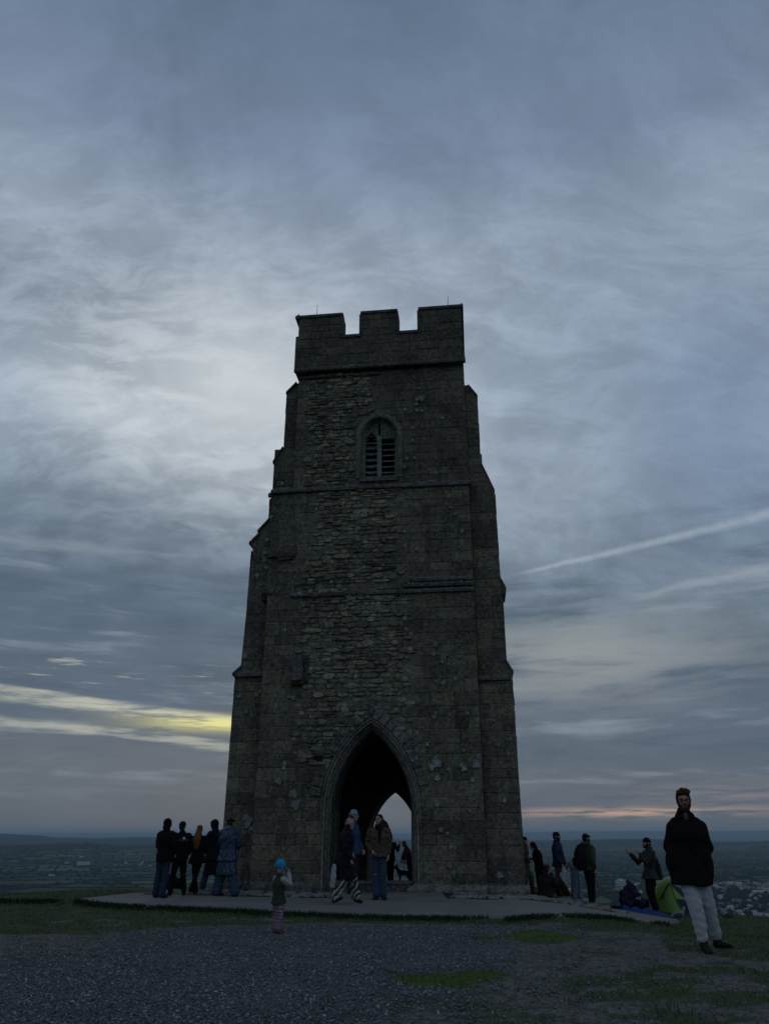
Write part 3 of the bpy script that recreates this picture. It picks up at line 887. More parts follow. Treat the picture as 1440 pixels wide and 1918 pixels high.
for j in range(ny_):
    for i in range(nx_):
        c4 = [(PX[j, i], PY[j, i]), (PX[j, i + 1], PY[j, i + 1]), (PX[j + 1, i + 1], PY[j + 1, i + 1]), (PX[j + 1, i], PY[j + 1, i])]
        cx = sum(p[0] for p in c4) / 4; cy = sum(p[1] for p in c4) / 4
        if abs(cx) > cy * .75 + 200: continue
        uu, vv = np.meshgrid(np.linspace(0, 1, S + 1), np.linspace(0, 1, S + 1))
        gx_ = (c4[0][0] * (1 - uu) + c4[1][0] * uu) * (1 - vv) + (c4[3][0] * (1 - uu) + c4[2][0] * uu) * vv
        gy_ = (c4[0][1] * (1 - uu) + c4[1][1] * uu) * (1 - vv) + (c4[3][1] * (1 - uu) + c4[2][1] * uu) * vv
        gz_ = vz(gx_, gy_) + .6 + .0004 * cy
        FV.append(np.stack([gx_, gy_, gz_], -1).reshape(-1, 3))
        ii = np.arange((S + 1) ** 2).reshape(S + 1, S + 1) + nf
        FF.append(np.stack([ii[:-1, :-1], ii[:-1, 1:], ii[1:, 1:], ii[1:, :-1]], -1).reshape(-1, 4))
        FC.append(np.tile(fcols[r.integers(0, len(fcols))] * r.uniform(.6, 1.35), ((S + 1) ** 2, 1)))
        nf += (S + 1) ** 2
        for (p0, p1, pr) in ((c4[0], c4[1], .85), (c4[0], c4[3], .75)):
            if r.random() > pr: continue
            ln = math.hypot(p1[0] - p0[0], p1[1] - p0[1]); ns = max(4, int(ln / 12))
            tt = np.linspace(0, 1, ns + 1)
            hx = p0[0] + (p1[0] - p0[0]) * tt + r.normal(0, 1.5, ns + 1); hy = p0[1] + (p1[1] - p0[1]) * tt + r.normal(0, 1.5, ns + 1)
            nxv, nyv = -(p1[1] - p0[1]) / ln, (p1[0] - p0[0]) / ln
            hh = r.uniform(2.5, 5.5, ns + 1) + 5 * (r.random(ns + 1) < .10); ww = r.uniform(2.0, 4.0, ns + 1)
            zz = vz(hx, hy)
            ring = np.stack([np.stack([hx - nxv * ww, hy - nyv * ww, zz - 1], 1), np.stack([hx - nxv * ww * .8, hy - nyv * ww * .8, zz + hh * .8 + 1], 1),
                             np.stack([hx + nxv * .2, hy + nyv * .2, zz + hh + 1.2], 1), np.stack([hx + nxv * ww * .8, hy + nyv * ww * .8, zz + hh * .8 + 1], 1), np.stack([hx + nxv * ww, hy + nyv * ww, zz - 1], 1)], 1)
            HV.append(ring.reshape(-1, 3)); kk = np.arange((ns + 1) * 5).reshape(ns + 1, 5) + nh
            HF.append(np.stack([kk[:-1, :-1], kk[:-1, 1:], kk[1:, 1:], kk[1:, :-1]], -1).reshape(-1, 4))
            HC.append(np.tile(np.array([(.011, .015, .009)]) * r.uniform(.7, 1.3), ((ns + 1) * 5, 1)))
            nh += (ns + 1) * 5
            for _ in range(r.integers(0, 4)):
                s = r.random(); tr.append((p0[0] + (p1[0] - p0[0]) * s, p0[1] + (p1[1] - p0[1]) * s, r.uniform(3.5, 7.5)))
tag(mesh_np('fields', np.vstack(FV), np.vstack(FF), m, None, True, np.vstack(FC)), kind='structure')
tag(mesh_np('hedgerows', np.vstack(HV), np.vstack(HF), mh, None, False, np.vstack(HC)), kind='stuff')

# trees: lumpy crowns far below; woods by the town
def blob_mesh():
    bm = bmesh.new(); bmesh.ops.create_icosphere(bm, subdivisions=2, radius=1)
    V = np.array([v.co[:] for v in bm.verts]); F = np.array([[v.index for v in f.verts] for f in bm.faces]); bm.free(); return V, F
BV, BF = blob_mesh()
def crowns(name, pts, colr):
    n = len(pts); k = len(BV)
    P_ = BV[None] * (1 + rng.uniform(-.33, .33, (n, k, 1)))
    s = np.array([p[2] for p in pts])[:, None, None]
    P_ = P_ * s * np.array([1, 1, .85])[None, None]
    xy = np.array([(p[0], p[1]) for p in pts]); z = vz(xy[:, 0], xy[:, 1])
    hill = gz(xy[:, 0], xy[:, 1]); z = np.maximum(z, hill)
    P_ += np.concatenate([xy, (z + s[:, 0, 0] * .7)[:, None]], 1)[:, None, :]
    F = (BF[None] + (np.arange(n) * k)[:, None, None]).reshape(-1, 3)
    c = np.array(colr)[rng.integers(0, len(colr), n)] * rng.uniform(.7, 1.3, (n, 1))
    cc = np.repeat(c, k, axis=0) * rng.uniform(.75, 1.25, (n * k, 1))
    return tag(mesh_np(name, P_.reshape(-1, 3), F, mh, None, False, cc), kind='stuff')
tcol = [(.013, .018, .011), (.020, .021, .014), (.011, .015, .010), (.026, .024, .017)]
def on_plain(px, py, z=None):
    d = ray(px, py); t = (PLAIN + (z or 0) - CAMZ) / d[2]
    return d[0] * t, d[1] * t
woods = []
for _ in range(1700):       # wooded town edge on the right
    px = rnd.uniform(1090, 1445); py = rnd.gauss(1672, 26)
    if py < 1628 or py > 1722: continue
    if px < 1200 and rnd.random() < .5: continue
    if fbm(px / 40., py / 9., 2) < .40: continue
    woods.append((*on_plain(px, py), rnd.uniform(3.0, 6.5)))
for _ in range(2600):       # copses on the plain
    px = rnd.uniform(-10, 1450); py = 1578 + 70 * rnd.random() ** 1.3
    if fbm(px / 60. + 9, py / 8., 3) < .52: continue
    woods.append((*on_plain(px, py), rnd.uniform(4, 8)))
crowns('woodland', woods, tcol)
crowns('hedgerow_trees', tr, tcol)

# houses of the town and farms, each a thing
M_ROOF = [plain('slate_roof', (.16, .165, .175), .7), plain('tile_roof', (.17, .12, .10), .8), plain('pale_roof', (.33, .34, .35), .6)]
M_WALLF = [plain('render_wall_far', (.42, .42, .41), .9), plain('stone_wall_far', (.30, .28, .25), .9), plain('brick_wall_far', (.26, .17, .13), .9), plain('white_wall_far', (.62, .63, .62), .9)]
def wall_mesh(mat):
    mb = MB(); mb.box(-.5, .5, -.5, .5, -.3, 1); mb.add([(-.5, -.5, 1), (-.5, .5, 1), (-.5, 0, 1.6), (.5, -.5, 1), (.5, .5, 1), (.5, 0, 1.6)], [(0, 2, 1), (3, 4, 5)])
    V, F = mb.arrays(); me = bpy.data.meshes.new('wall'); me.from_pydata(V.tolist(), [], F); me.materials.append(mat); return me
def roof_mesh(mat):
    o = .56
    V = [(-o, -o, .96), (o, -o, .96), (o, 0, 1.66), (-o, 0, 1.66), (-o, o, .96), (o, o, .96), (-o, -o, .9), (o, -o, .9), (o, 0, 1.6), (-o, 0, 1.6), (-o, o, .9), (o, o, .9)]
    F = [(0, 1, 2, 3), (3, 2, 5, 4), (7, 6, 9, 8), (8, 9, 10, 11), (0, 6, 7, 1), (4, 5, 11, 10), (0, 3, 9, 6), (3, 4, 10, 9), (1, 7, 8, 2), (2, 8, 11, 5)]
    me = bpy.data.meshes.new('roof'); me.from_pydata(V, [], F); me.materials.append(mat); return me
WM = [wall_mesh(m_) for m_ in M_WALLF]; RM = [roof_mesh(m_) for m_ in M_ROOF]
def house(px, py, L, W, H, wm, rm, label, group=None, cat='house', rz=None, name='house'):
    x, y = on_plain(px, py)
    z = float(vz(x, y))
    o = empty(name, (x, y, z + .5), rz if rz is not None else rnd.uniform(-1.2, 1.2))
    w = link(bpy.data.objects.new('wall', WM[wm]), o); w.scale = (L, W, H)
    w = link(bpy.data.objects.new('roof', RM[rm]), o); w.scale = (L, W, H)
    tag(o, label, cat, group)
cnt = 0
def town(n, fx, fy, lab, grp, wms=(0, 0, 1, 2, 3), rms=(0, 0, 1, 2)):
    for _ in range(n):
        house(fx(), fy(), rnd.uniform(7, 12), rnd.uniform(6, 8), rnd.uniform(5, 6.5), rnd.choice(wms), rnd.choice(rms), lab, grp)
town(30, lambda: rnd.uniform(1345, 1442), lambda: rnd.uniform(1676, 1722), 'small pale house on the near edge of the town at the right of the photo', 'houses on the near edge of the town', (0, 3, 3, 1), (0, 2, 2, 1))
town(34, lambda: rnd.uniform(1335, 1442), lambda: rnd.uniform(1658, 1672), 'small house in the far rows of the town, beyond the trees', 'houses in the far rows of the town')
town(16, lambda: rnd.uniform(1185, 1225), lambda: rnd.uniform(1655, 1682), 'tiny house seen between the dark backpack and the green tent', 'houses seen between backpack and tent')
town(12, lambda: rnd.uniform(795, 850) - 60, lambda: rnd.uniform(1630, 1645), 'tiny house on the plain seen through the tower arch', 'houses seen through the arch')
town(8, lambda: rnd.uniform(208, 300), lambda: rnd.uniform(1618, 1627), 'tiny farmhouse on the plain left of the tower', 'farmhouses on the plain')
house(156, 1624, 52, 18, 9, 3, 2, 'long white barn alone in the fields left of the tower', cat='barn', rz=.05, name='barn')
house(152, 1617, 22, 14, 7, 1, 2, 'small pale shed just behind the long white barn', cat='barn', rz=.3, name='barn')
house(124, 1623, 16, 9, 5, 0, 2, 'small white farmhouse left of the long white barn', cat='house')
house(96, 1643, 18, 9, 4, 3, 2, 'low white farm building nearest the camera in the left fields', cat='barn', rz=.1, name='barn')
house(1068, 1672, 34, 16, 6, 3, 2, 'large flat white shed on the plain between the bag holder and the pale jeans', cat='warehouse', rz=.1, name='warehouse')
house(1374, 1661, 40, 20, 7, 3, 2, 'long white warehouse at the back of the town', cat='warehouse', rz=.05, name='warehouse')
house(1426, 1676, 40, 18, 6, 3, 2, 'wide white warehouse in the town at the right edge', cat='warehouse', rz=-.05, name='warehouse')

# ------------------------------------------------------------------ the tower
TH = math.radians(6.5)
TO = (-0.42, 20.3, 0.0)
tower = empty('stone_tower', TO, -TH)
tag(tower, 'ruined medieval stone church tower with battlements and a pointed arch right through its base', 'tower')
def tw(lx, ly, z=0.0):
    return (TO[0] + lx * math.cos(TH) + ly * math.sin(TH), TO[1] - lx * math.sin(TH) + ly * math.cos(TH), z)
SC = {'ash': [(0.1536, 0.1382, 0.0928), (0.1209, 0.1103, 0.0783), (0.1383, 0.1214, 0.0855), (0.1107, 0.0972, 0.0783), (0.1639, 0.1477, 0.1), (0.0973, 0.0869, 0.071), (0.1311, 0.1214, 0.0813)], 'purple': [(0.1075, 0.0935, 0.0783), (0.0902, 0.0803, 0.0681), (0.1209, 0.1028, 0.0827)], 'rub': [(0.2185, 0.198, 0.1446), (0.1791, 0.1624, 0.121), (0.2535, 0.2257, 0.1614), (0.1443, 0.1291, 0.1009), (0.1966, 0.1758, 0.1244), (0.1661, 0.1584, 0.1278)], 'top': [(0.1024, 0.0915, 0.0667), (0.0871, 0.0776, 0.0609), (0.1209, 0.1046, 0.0754), (0.0778, 0.0692, 0.0551)], 'avg': (0.1236, 0.1133, 0.0885)}
# --- arch geometry (local x centre, spring, apex)
AX, AA_, ASP, AR = 0.07, 0.98, 1.90, 2.35       # inner order: half width, spring, radius
def arch_half(z, d=0.0, a=AA_, sp=ASP, r=AR):
    if z <= sp: return a + d
    h = z - sp; q_ = (r + d) ** 2 - h * h
    if q_ <= 0: return 0.0
    return max(math.sqrt(q_) - (r - a), 0.0)
def arch_path(d=0.0, a=AA_, sp=ASP, r=AR, cx=AX, z0=-.3, n=14, jamb=5):
    top = math.acos(min(1, (r - a) / (r + d)))
    right = [(cx + a + d, z0 + (sp - z0) * i / jamb) for i in range(jamb)]
    right += [(cx - (r - a) + (r + d) * math.cos(top * i / n), sp + (r + d) * math.sin(top * i / n)) for i in range(n + 1)]
    left = [(2 * cx - p[0], p[1]) for p in right[:-1]][::-1]
    return right + left
# --- masonry bodies
c_m = (.125, .12, .098)
B = []
core = MB()
def wall_with_arch(mb, x0, x1, ztop, ya, yb, path, c):
    """front and back face with an arch hole, plus the soffit; a ring of quads between hole and outline"""
    n = len(path)
    def outer(i):
        px_, pz_ = path[i]
        f = i / (n - 1)
        # walk the outline right-bottom -> right-top -> left-top -> left-bottom
        if pz_ <= path[5][1] + 1e-6:
            return (x1 if px_ > sum(p[0] for p in path) / n else x0, pz_)
        k = [j for j in range(n) if path[j][1] > path[5][1] + 1e-6]
        s = (i - k[0] + 1) / (len(k) + 1)
        zs = path[5][1]; h = ztop - zs; L = 2 * h + (x1 - x0); t_ = s * L
        if t_ < h: return (x1, zs + t_)
        if t_ < h + (x1 - x0): return (x1 - (t_ - h), ztop)
        return (x0, ztop - (t_ - h - (x1 - x0)))
    O_ = [outer(i) for i in range(n)]
    extra = {}
    V = [(p[0], ya, p[1]) for p in path] + [(p[0], ya, p[1]) for p in O_] + [(p[0], yb, p[1]) for p in path] + [(p[0], yb, p[1]) for p in O_]
    F = []
    for i in range(n - 1):
        F += [(i, i + 1, n + i + 1, n + i), (2 * n + i, 3 * n + i, 3 * n + i + 1, 2 * n + i + 1), (i, 2 * n + i, 2 * n + i + 1, i + 1)]
    # corner fill
    for cx_ in (x1, x0):
        js = [i for i in range(n - 1) if (abs(O_[i][0] - cx_) < 1e-6) != (abs(O_[i + 1][0] - cx_) < 1e-6)]
        for i in js:
            m_ = len(V)
            V += [(cx_, ya, ztop), (cx_, yb, ztop)]
            F += [(n + i, n + i + 1, m_), (3 * n + i, m_ + 1, 3 * n + i + 1)]
    mb.add(V, F, c)
P0 = arch_path(0.19)
wall_with_arch(core, -2.86, 2.85, 7.5, 0.02, 1.25, P0, c_m)
# back wall with its smaller arch
PB = arch_path(0.0, .80, 1.20, 1.71, 0.0, -.6)
wall_with_arch(core, -2.86, 2.85, 7.5, 5.9, 7.2, PB, c_m)
core.box(-2.86, -1.95, 1.25, 5.9, -.6, 7.5, c_m)
core.box(2.05, 2.85, 1.25, 5.9, -.6, 7.5, c_m)
core.box(-1.95, 2.05, 1.25, 5.9, 6.6, 7.5, c_m)
# upper stages: shells round the openings
core.box(-2.66, 2.85, .07, 7.15, 7.5, 10.66, c_m)
# belfry stage, with a real window opening
WX0, WX1, WSILL, WSPR = -.29, .79, 11.0, 12.38
WCX = (WX0 + WX1) / 2; WA = (WX1 - WX0) / 2
WR = .64
def win_half(z):
    if z <= WSPR: return WA
    h = z - WSPR; q_ = WR * WR - h * h
    return max(math.sqrt(q_) - (WR - WA), 0) if q_ > 0 else 0
def win_path(d=0.0, n=10):
    top = math.acos((WR - WA) / (WR + d))
    right = [(WCX + WA + d, WSILL + (WSPR - WSILL) * i / 5) for i in range(5)]
    right += [(WCX - (WR - WA) + (WR + d) * math.cos(top * i / n), WSPR + (WR + d) * math.sin(top * i / n)) for i in range(n + 1)]
    return right + [(2 * WCX - p[0], p[1]) for p in right[:-1]][::-1]
wall_with_arch(core, -2.30, 2.84, 14.72, .12, .92, win_path(0.0), c_m)
core.box(-2.30, 2.84, .12, .92, 10.66, 11.0, c_m)
core.box(-2.30, 2.84, 1.9, 7.1, 10.66, 14.72, c_m)
core.box(-2.30, -.9, .92, 1.9, 10.66, 14.72, c_m)
core.box(1.4, 2.84, .92, 1.9, 10.66, 14.72, c_m)
core.build('masonry_core', M_MORTAR, tower)

# --- side buttresses: stepped profile in x, z
def flare(pts, s): return [(s * p[0], p[1]) for p in pts]
LB = [(-2.0, -.4), (-3.93, -.4), (-3.90, .05), (-3.76, .30), (-3.74, 5.28), (-3.80, 5.38), (-3.78, 5.42), (-3.60, 5.58), (-3.49, 9.12), (-3.60, 9.20), (-3.56, 9.26), (-3.31, 9.52), (-3.37, 9.56), (-3.35, 9.62), (-3.08, 9.94), (-3.08, 10.62), (-3.0, 10.66), (-3.0, 11.74), (-2.74, 12.26), (-2.74, 14.22), (-2.44, 14.60), (-2.2, 14.60), (-2.2, 10)]
RB = [(2.5, -.4), (3.93, -.4), (3.88, .0), (3.74, .28), (3.74, 4.42), (3.77, 4.46), (3.73, 5.1), (3.76, 5.2), (3.74, 5.30), (3.62, 5.60), (3.60, 7.40), (3.72, 7.44), (3.72, 7.60), (3.59, 7.86), (3.57, 10.45), (3.42, 10.9), (3.24, 11.42), (3.27, 11.45), (3.27, 11.68), (3.22, 11.72), (3.22, 13.64), (3.10, 13.9), (2.98, 14.08), (2.6, 14.08), (2.6, 9)]
but = MB(); but.prism(LB, .42, 1.35, c_m); but.prism(LB, 5.9, 6.9, c_m)
but.build('left_buttress', M_MORTAR, tower).name = 'buttress'
but = MB(); but.prism([(p[0], p[1]) for p in RB][::-1], .30, 1.25, c_m); but.prism(RB[::-1], 5.9, 6.9, c_m)
but.build('buttress', M_MORTAR, tower)
# left stage-three shoulder between buttress and face, and the stage two return
sh = MB()
sh.box(-2.90, -2.0, .10, .60, 7.5, 10.64, c_m)
sh.box(-2.98, -2.25, .30, .60, 10.66, 12.2, c_m)
sh.build('shoulder', M_MORTAR, tower)

# --- veneer of stones
BLK = []
def block_mesh(seed, jit=.02, inset=.035):
    r = random.Random(seed)
    c_ = [(-.5, -.5), (.5, -.5), (.5, .5), (-.5, .5)]
    V = [(x, 0, z) for x, z in c_]
    V += [(x + r.uniform(-jit, jit) * .5, -.62, z + r.uniform(-jit, jit)) for x, z in c_]
    V += [(x * (1 - inset * 2) + r.uniform(-jit, jit), -1 + r.uniform(-.12, .05), z * (1 - inset * 4) + r.uniform(-jit, jit) * 1.5) for x, z in c_]
    V += [(r.uniform(-.15, .15), -1 - r.uniform(-.1, .15), r.uniform(-.15, .15))]
    F = []
    for i in range(4):
        j = (i + 1) % 4
        F += [(i, j, j + 4, i + 4), (i + 4, j + 4, j + 8, i + 8), (i + 8, j + 8, 12)]
    me = bpy.data.meshes.new('stone_block'); me.from_pydata(V, [], F); me.materials.append(M_STONE_O); me.update()
    return me
BLK = [block_mesh(i) for i in range(9)]
blocks = []            # (area on view, frame, u0, u1, z0, z1, plane, colour, proud)
def emit(frame, u0, u1, z0, z1, plane, pal, proud=None, big=True):
    cc = rnd.choice(SC[pal]); av = SC['avg'] if pal == 'ash' else SC[pal][0]; cc = tuple(.5 * p_ + .5 * q_ for p_, q_ in zip(cc, av)); v = rnd.uniform(.82, 1.2)
    blocks.append(((u1 - u0) * (z1 - z0) * (1 if frame == 'f' else .02), frame, u0, u1, z0, z1, plane, tuple(x * v for x in cc), proud if proud is not None else rnd.uniform(.008, .020)))
def ashlar(frame, x0, x1, z0, z1, plane, pal='ash', h=.30, w=.52, hole=None, edges=None):
    z = z0
    while z < z1 - .05:
        hh = h * rnd.uniform(.75, 1.25)
        if z + hh > z1 - .1: hh = z1 - z
        a0, a1 = (edges(z, z + hh) if edges else (x0, x1))
        spans = [(a0, a1)]
        if hole:
            spans = hole(a0, a1, z, z + hh)
        for (s0, s1) in spans:
            if s1 - s0 < .05: continue
            x = s0
            while x < s1 - .01:
                ww = w * rnd.uniform(.55, 1.5)
                if s1 - x - ww < w * .4: ww = s1 - x
                emit(frame, x, x + ww, z, z + hh, plane, pal if rnd.random() < .8 else ('purple' if pal == 'ash' else pal))
                x += ww
        z += hh
def arch_hole(d):
    def f(a0, a1, z0, z1):
        hw = arch_half(z0, d)
        if hw <= 0.01: return [(a0, a1)]
        l, r_ = AX - hw, AX + hw
        out = []
        if a0 < l: out.append((a0, min(l, a1)))
        if a1 > r_: out.append((max(r_, a0), a1))
        return out
    return f
def win_hole(d):
    def f(a0, a1, z0, z1):
        if z1 < WSILL - .18: return [(a0, a1)]
        h_ = z0 - WSPR
        if h_ > 0:
            q_ = (WR + d) ** 2 - h_ * h_
            hw = math.sqrt(q_) - (WR - WA) if q_ > 0 else 0
        else: hw = WA + d
        if hw <= 0.01: return [(a0, a1)]
        l, r_ = WCX - hw, WCX + hw
        out = []
        if a0 < l: out.append((a0, min(l, a1)))
        if a1 > r_: out.append((max(r_, a0), a1))
        return out
    return f
# edges of the rubble panel wander from course to course (toothed quoins)
def tooth(xc, amp=.14):
    def f(z): return xc + amp * math.sin(z * 8.7 + xc) * (1 if math.sin(z * 23) > 0 else -.6)
    return f
tl1, tr1 = tooth(-1.75, .30), tooth(1.05, .26)
tl2, tr2 = tooth(-2.0, .16), tooth(.80, .24)
tl3, tr3 = tooth(-2.0, .08), tooth(.0, .1)
# stage 1
ashlar('f', -2.86, -1.7, .15, 7.42, .02, 'ash', .31, .50, arch_hole(.22), lambda a, b: (-2.86, max(tl1(a), -2.2) if a > 2.9 else 2.85))
ashlar('f', 1.1, 2.85, 2.9, 7.42, .02, 'ash', .30, .55, arch_hole(.22), lambda a, b: (tr1(a) if a > 3.2 else max(tr1(a), AX + arch_half(a, .22)), 2.85))
# stage 2
ashlar('f', -2.64, -2.1, 7.52, 10.6, .07, 'ash', .30, .40, None, lambda a, b: (-2.05 - .0, tl2(a) + .35) if a > 8.7 else (-2.64, tl2(a) + .2))
ashlar('f', .8, 2.85, 7.72, 10.6, .07, 'ash', .29, .50, None, lambda a, b: (tr2(a), 2.85))
# stage 3
ashlar('f', -2.30, -2.0, 10.72, 14.68, .12, 'ash', .30, .5, None, lambda a, b: (-2.30, tl3(a)))
ashlar('f', 0, 2.84, 10.72, 14.68, .12, 'purple', .28, .50, win_hole(.16), lambda a, b: ((tr3(a) if a > 13.0 else -.46 if a > 10.9 else .6), 2.84))
# rubble stages
RUB = []
def rubble(x0f, x1f, z0, z1, plane, hole=None, pal='rub', hmin=.06, hmax=.145):
    z = z0
    while z < z1 - .04:
        hh = min(rnd.uniform(hmin, hmax), z1 - z)
        a0, a1 = x0f(z), x1f(z)
        spans = hole(a0, a1, z, z + hh) if hole else [(a0, a1)]
        for s0, s1 in spans:
            x = s0
            while x < s1 - .03:
                ww = min(rnd.uniform(.10, .38) * (1 if rnd.random() < .8 else 1.6), s1 - x)
                if rnd.random() > .09:
                    RUB.append((x, x + ww, z + rnd.uniform(-.03, .025), z + hh + rnd.uniform(-.025, .03), plane, rnd.choice(SC[pal]), rnd.uniform(.0, .055)))
                x += ww
        z += hh
rubble(lambda z: tl1(z), lambda z: tr1(z), 2.95, 7.42, .02, arch_hole(.26))
rubble(lambda z: tl2(z) + (.35 if z > 8.7 else .2), lambda z: tr2(z), 7.55, 10.6, .07)
rubble(lambda z: tl3(z), lambda z: (tr3(z) if z > 13.0 else -.46 if z > 10.9 else .6), 10.72, 14.68, .12, lambda a0, a1, z0, z1: [(a0, min(a1, win_hole(.16)(a0, 3, z0, z1)[0][1]))])
rv, rf, rc = [], [], []
nb = 0
for (x0, x1, z0, z1, pl, cc, pr) in RUB:
    w, h = (x1 - x0), (z1 - z0)
    cx, cz = (x0 + x1) / 2, (z0 + z1) / 2
    n = 8
    ring = []
    for i in range(n):
        a = 2 * math.pi * (i + .5 + rnd.uniform(-.2, .2)) / n
        k = .5 / max(abs(math.cos(a)), abs(math.sin(a)))
        ring.append((math.cos(a) * k * rnd.uniform(.90, 1.0), math.sin(a) * k * rnd.uniform(.82, 1.0)))
    v = rnd.uniform(.65, 1.35)
    for (s, y) in ((1.0, pl + .03), (.97, pl - pr * .7), (.84, pl - pr - rnd.uniform(0, .010))):
        rv += [(cx + p[0] * w * s, y, cz + p[1] * h * s) for p in ring]
    rv.append((cx + rnd.uniform(-.1, .1) * w, pl - pr - .01, cz + rnd.uniform(-.1, .1) * h))
    for i in range(n):
        j = (i + 1) % n
        rf += [(nb + i, nb + j, nb + j + n, nb + i + n), (nb + i + n, nb + j + n, nb + j + 2 * n, nb + i + 2 * n), (nb + i + 2 * n, nb + j + 2 * n, nb + 3 * n)]
    rc += [tuple(x * v for x in cc)] * (3 * n + 1)
    nb += 3 * n + 1
tag(mesh_np('rubble_stones', rv, rf, M_STONE_A, tower, False, np.array(rc)), kind='stuff')

# buttress faces
def profile_edges(prof, inner, side):
    def f(z0, z1):
        zz = (z0 + z1) / 2
        best = []
        for zt in (z0 + .01, z1 - .01):
            xs_ = []
            for i in range(len(prof) - 1):
                (xa, za), (xb, zb) = prof[i], prof[i + 1]
                if (za - zt) * (zb - zt) <= 0 and abs(za - zb) > 1e-9:
                    xs_.append(xa + (xb - xa) * (zt - za) / (zb - za))
            if xs_: best.append(max(xs_) if side > 0 else min(xs_))
        if not best: return (inner, inner)
        e = (min(best) if side > 0 else max(best)) - side * .012
        return (inner, e) if side > 0 else (e, inner)
    return f
ashlar('f', 0, 0, .30, 14.0, .30, 'ash', .30, .46, None, lambda a, b: profile_edges(RB, 2.86, 1)(a, b))
ashlar('f', 0, 0, .25, 9.1, .42, 'ash', .31, .46, None, lambda a, b: profile_edges(LB, -2.88 if a < 7.5 else -2.90, -1)(a, b))
ashlar('f', 0, 0, 9.95, 10.6, .42, 'ash', .3, .4, None, lambda a, b: profile_edges(LB, -2.9, -1)(a, b))
ashlar('f', 0, 0, 10.7, 11.7, .30, 'top', .28, .4, None, lambda a, b: (-2.97, -2.32))
ashlar('f', 0, 0, 12.3, 14.2, .42, 'top', .28, .4, None, lambda a, b: (-2.73, -2.32))
ashlar('f', 0, 0, 8.75, 10.58, .10, 'purple', .28, .4, None, lambda a, b: (-2.89, -2.10))
# return faces: right flank of tower and buttress ends, left flank
for (pl, y0, y1, z0, z1) in ((3.62, .30, 1.25, 5.6, 7.4), (3.74, .30, 1.25, .3, 5.1), (3.58, .3, 1.25, 7.9, 10.4), (3.22, .3, 1.25, 11.8, 13.6), (2.85, 1.25, 5.9, .2, 7.4), (2.85, 1.25, 5.9, 7.6, 10.5), (2.84, 1.25, 5.9, 10.7, 14.6), (2.84, .14, .3, 10.8, 14.6)):
    ashlar('r', y0, y1, z0, z1, pl, 'ash', .32, .6)
for (pl, y0, y1, z0, z1) in ((-3.74, .42, 1.35, .3, 5.2), (-3.54, .42, 1.35, 5.7, 9.0), (-3.08, .42, 1.35, 10, 10.6), (-3.0, .42, 1.35, 10.7, 11.7), (-2.74, .42, 1.35, 12.3, 14.2), (-2.86, 1.35, 5.9, .2, 7.4), (-2.66, 1.35, 5.9, 7.6, 10.5), (-2.3, 1.35, 5.9, 10.7, 14.6)):
    ashlar('l', y0, y1, z0, z1, pl, 'ash', .32, .6)
# jambs inside the arch
for s in (-1, 1):
    ashlar('r' if s < 0 else 'l', .60, 1.24, .1, ASP, AX + s * AA_ * 1.0, 'ash', .34, .5)

# --- parapet
PX0, PX1 = -2.36, 2.86
PY = .02
par = MB()
zt, zc, zl = 16.90, 16.00, 14.86
cpar = (.10, .098, .092)
par.box(PX0, PX1, PY, PY + .42, zl, zc - .06, cpar)
par.box(PX0, PX0 + .42, PY + .42, 6.9, zl, zc - .06, cpar)
par.box(PX1 - .42, PX1, PY + .42, 6.9, zl, zc - .06, cpar)
par.box(PX0 + .42, PX1 - .42, 6.5, 6.9, zl, zc - .06, cpar)
par.box(PX0 - .09, PX0 - .002, PY + .03, 6.9, zl, 16.12, cpar)
par.box(PX0 + .42, PX1 - .42, PY + .42, 6.5, 14.72, 14.9, cpar)
mer = [(PX0, -.96), (-.33, .81), (1.52, PX1)]
for a, b_ in mer:
    par.box(a, b_, PY, PY + .42, zc - .06, zt - .1, cpar)
for a, b_ in ((1.6, 2.9), (4.2, 5.4)):
    par.box(PX0, PX0 + .42, a, b_, zc - .06, zt - .1, cpar); par.box(PX1 - .42, PX1, a, b_, zc - .06, zt - .1, cpar)
par.box(PX0, PX0 + .42, 6.2, 6.9, zc - .06, zt - .1, cpar); par.box(PX1 - .42, PX1, 6.2, 6.9, zc - .06, zt - .1, cpar)
par.build('parapet', M_STONE_A, tower)
for (a, b_) in mer:
    ashlar('f', a, b_, zc - .05, zt - .14, PY, 'top', .28, .46)
ashlar('f', PX0, PX1, 14.90, zc - .06, PY, 'top', .36, .62)
def coping(x0, x1, z, name='coping', y0=PY, y1=PY + .42, ends=(1, 1)):
    mb = MB(); ov = .055
    xa, xb = x0 - ov * ends[0], x1 + ov * ends[1]
    poly = [(y0 - ov, z - .10), (y0 - ov, z - .04), (y0 + .02, z + .05), (y0 + .21, z + .10), (y1 - .02, z + .05), (y1 + ov, z - .04), (y1 + ov, z - .10), (y0, z - .14)]
    mb.prismx(poly, xa, xb, (.085, .083, .08))
    return mb.build(name, M_STONE_A, tower)
for i, (a, b_) in enumerate(mer):
    coping(a, b_, zt - .02, ends=(1, .4) if i == 0 else ((.4, .4) if i == 1 else (.4, 1)))
for a, b_ in ((-.96, -.33), (.81, 1.52)):
    coping(a, b_, zc + .02, ends=(0, 0))
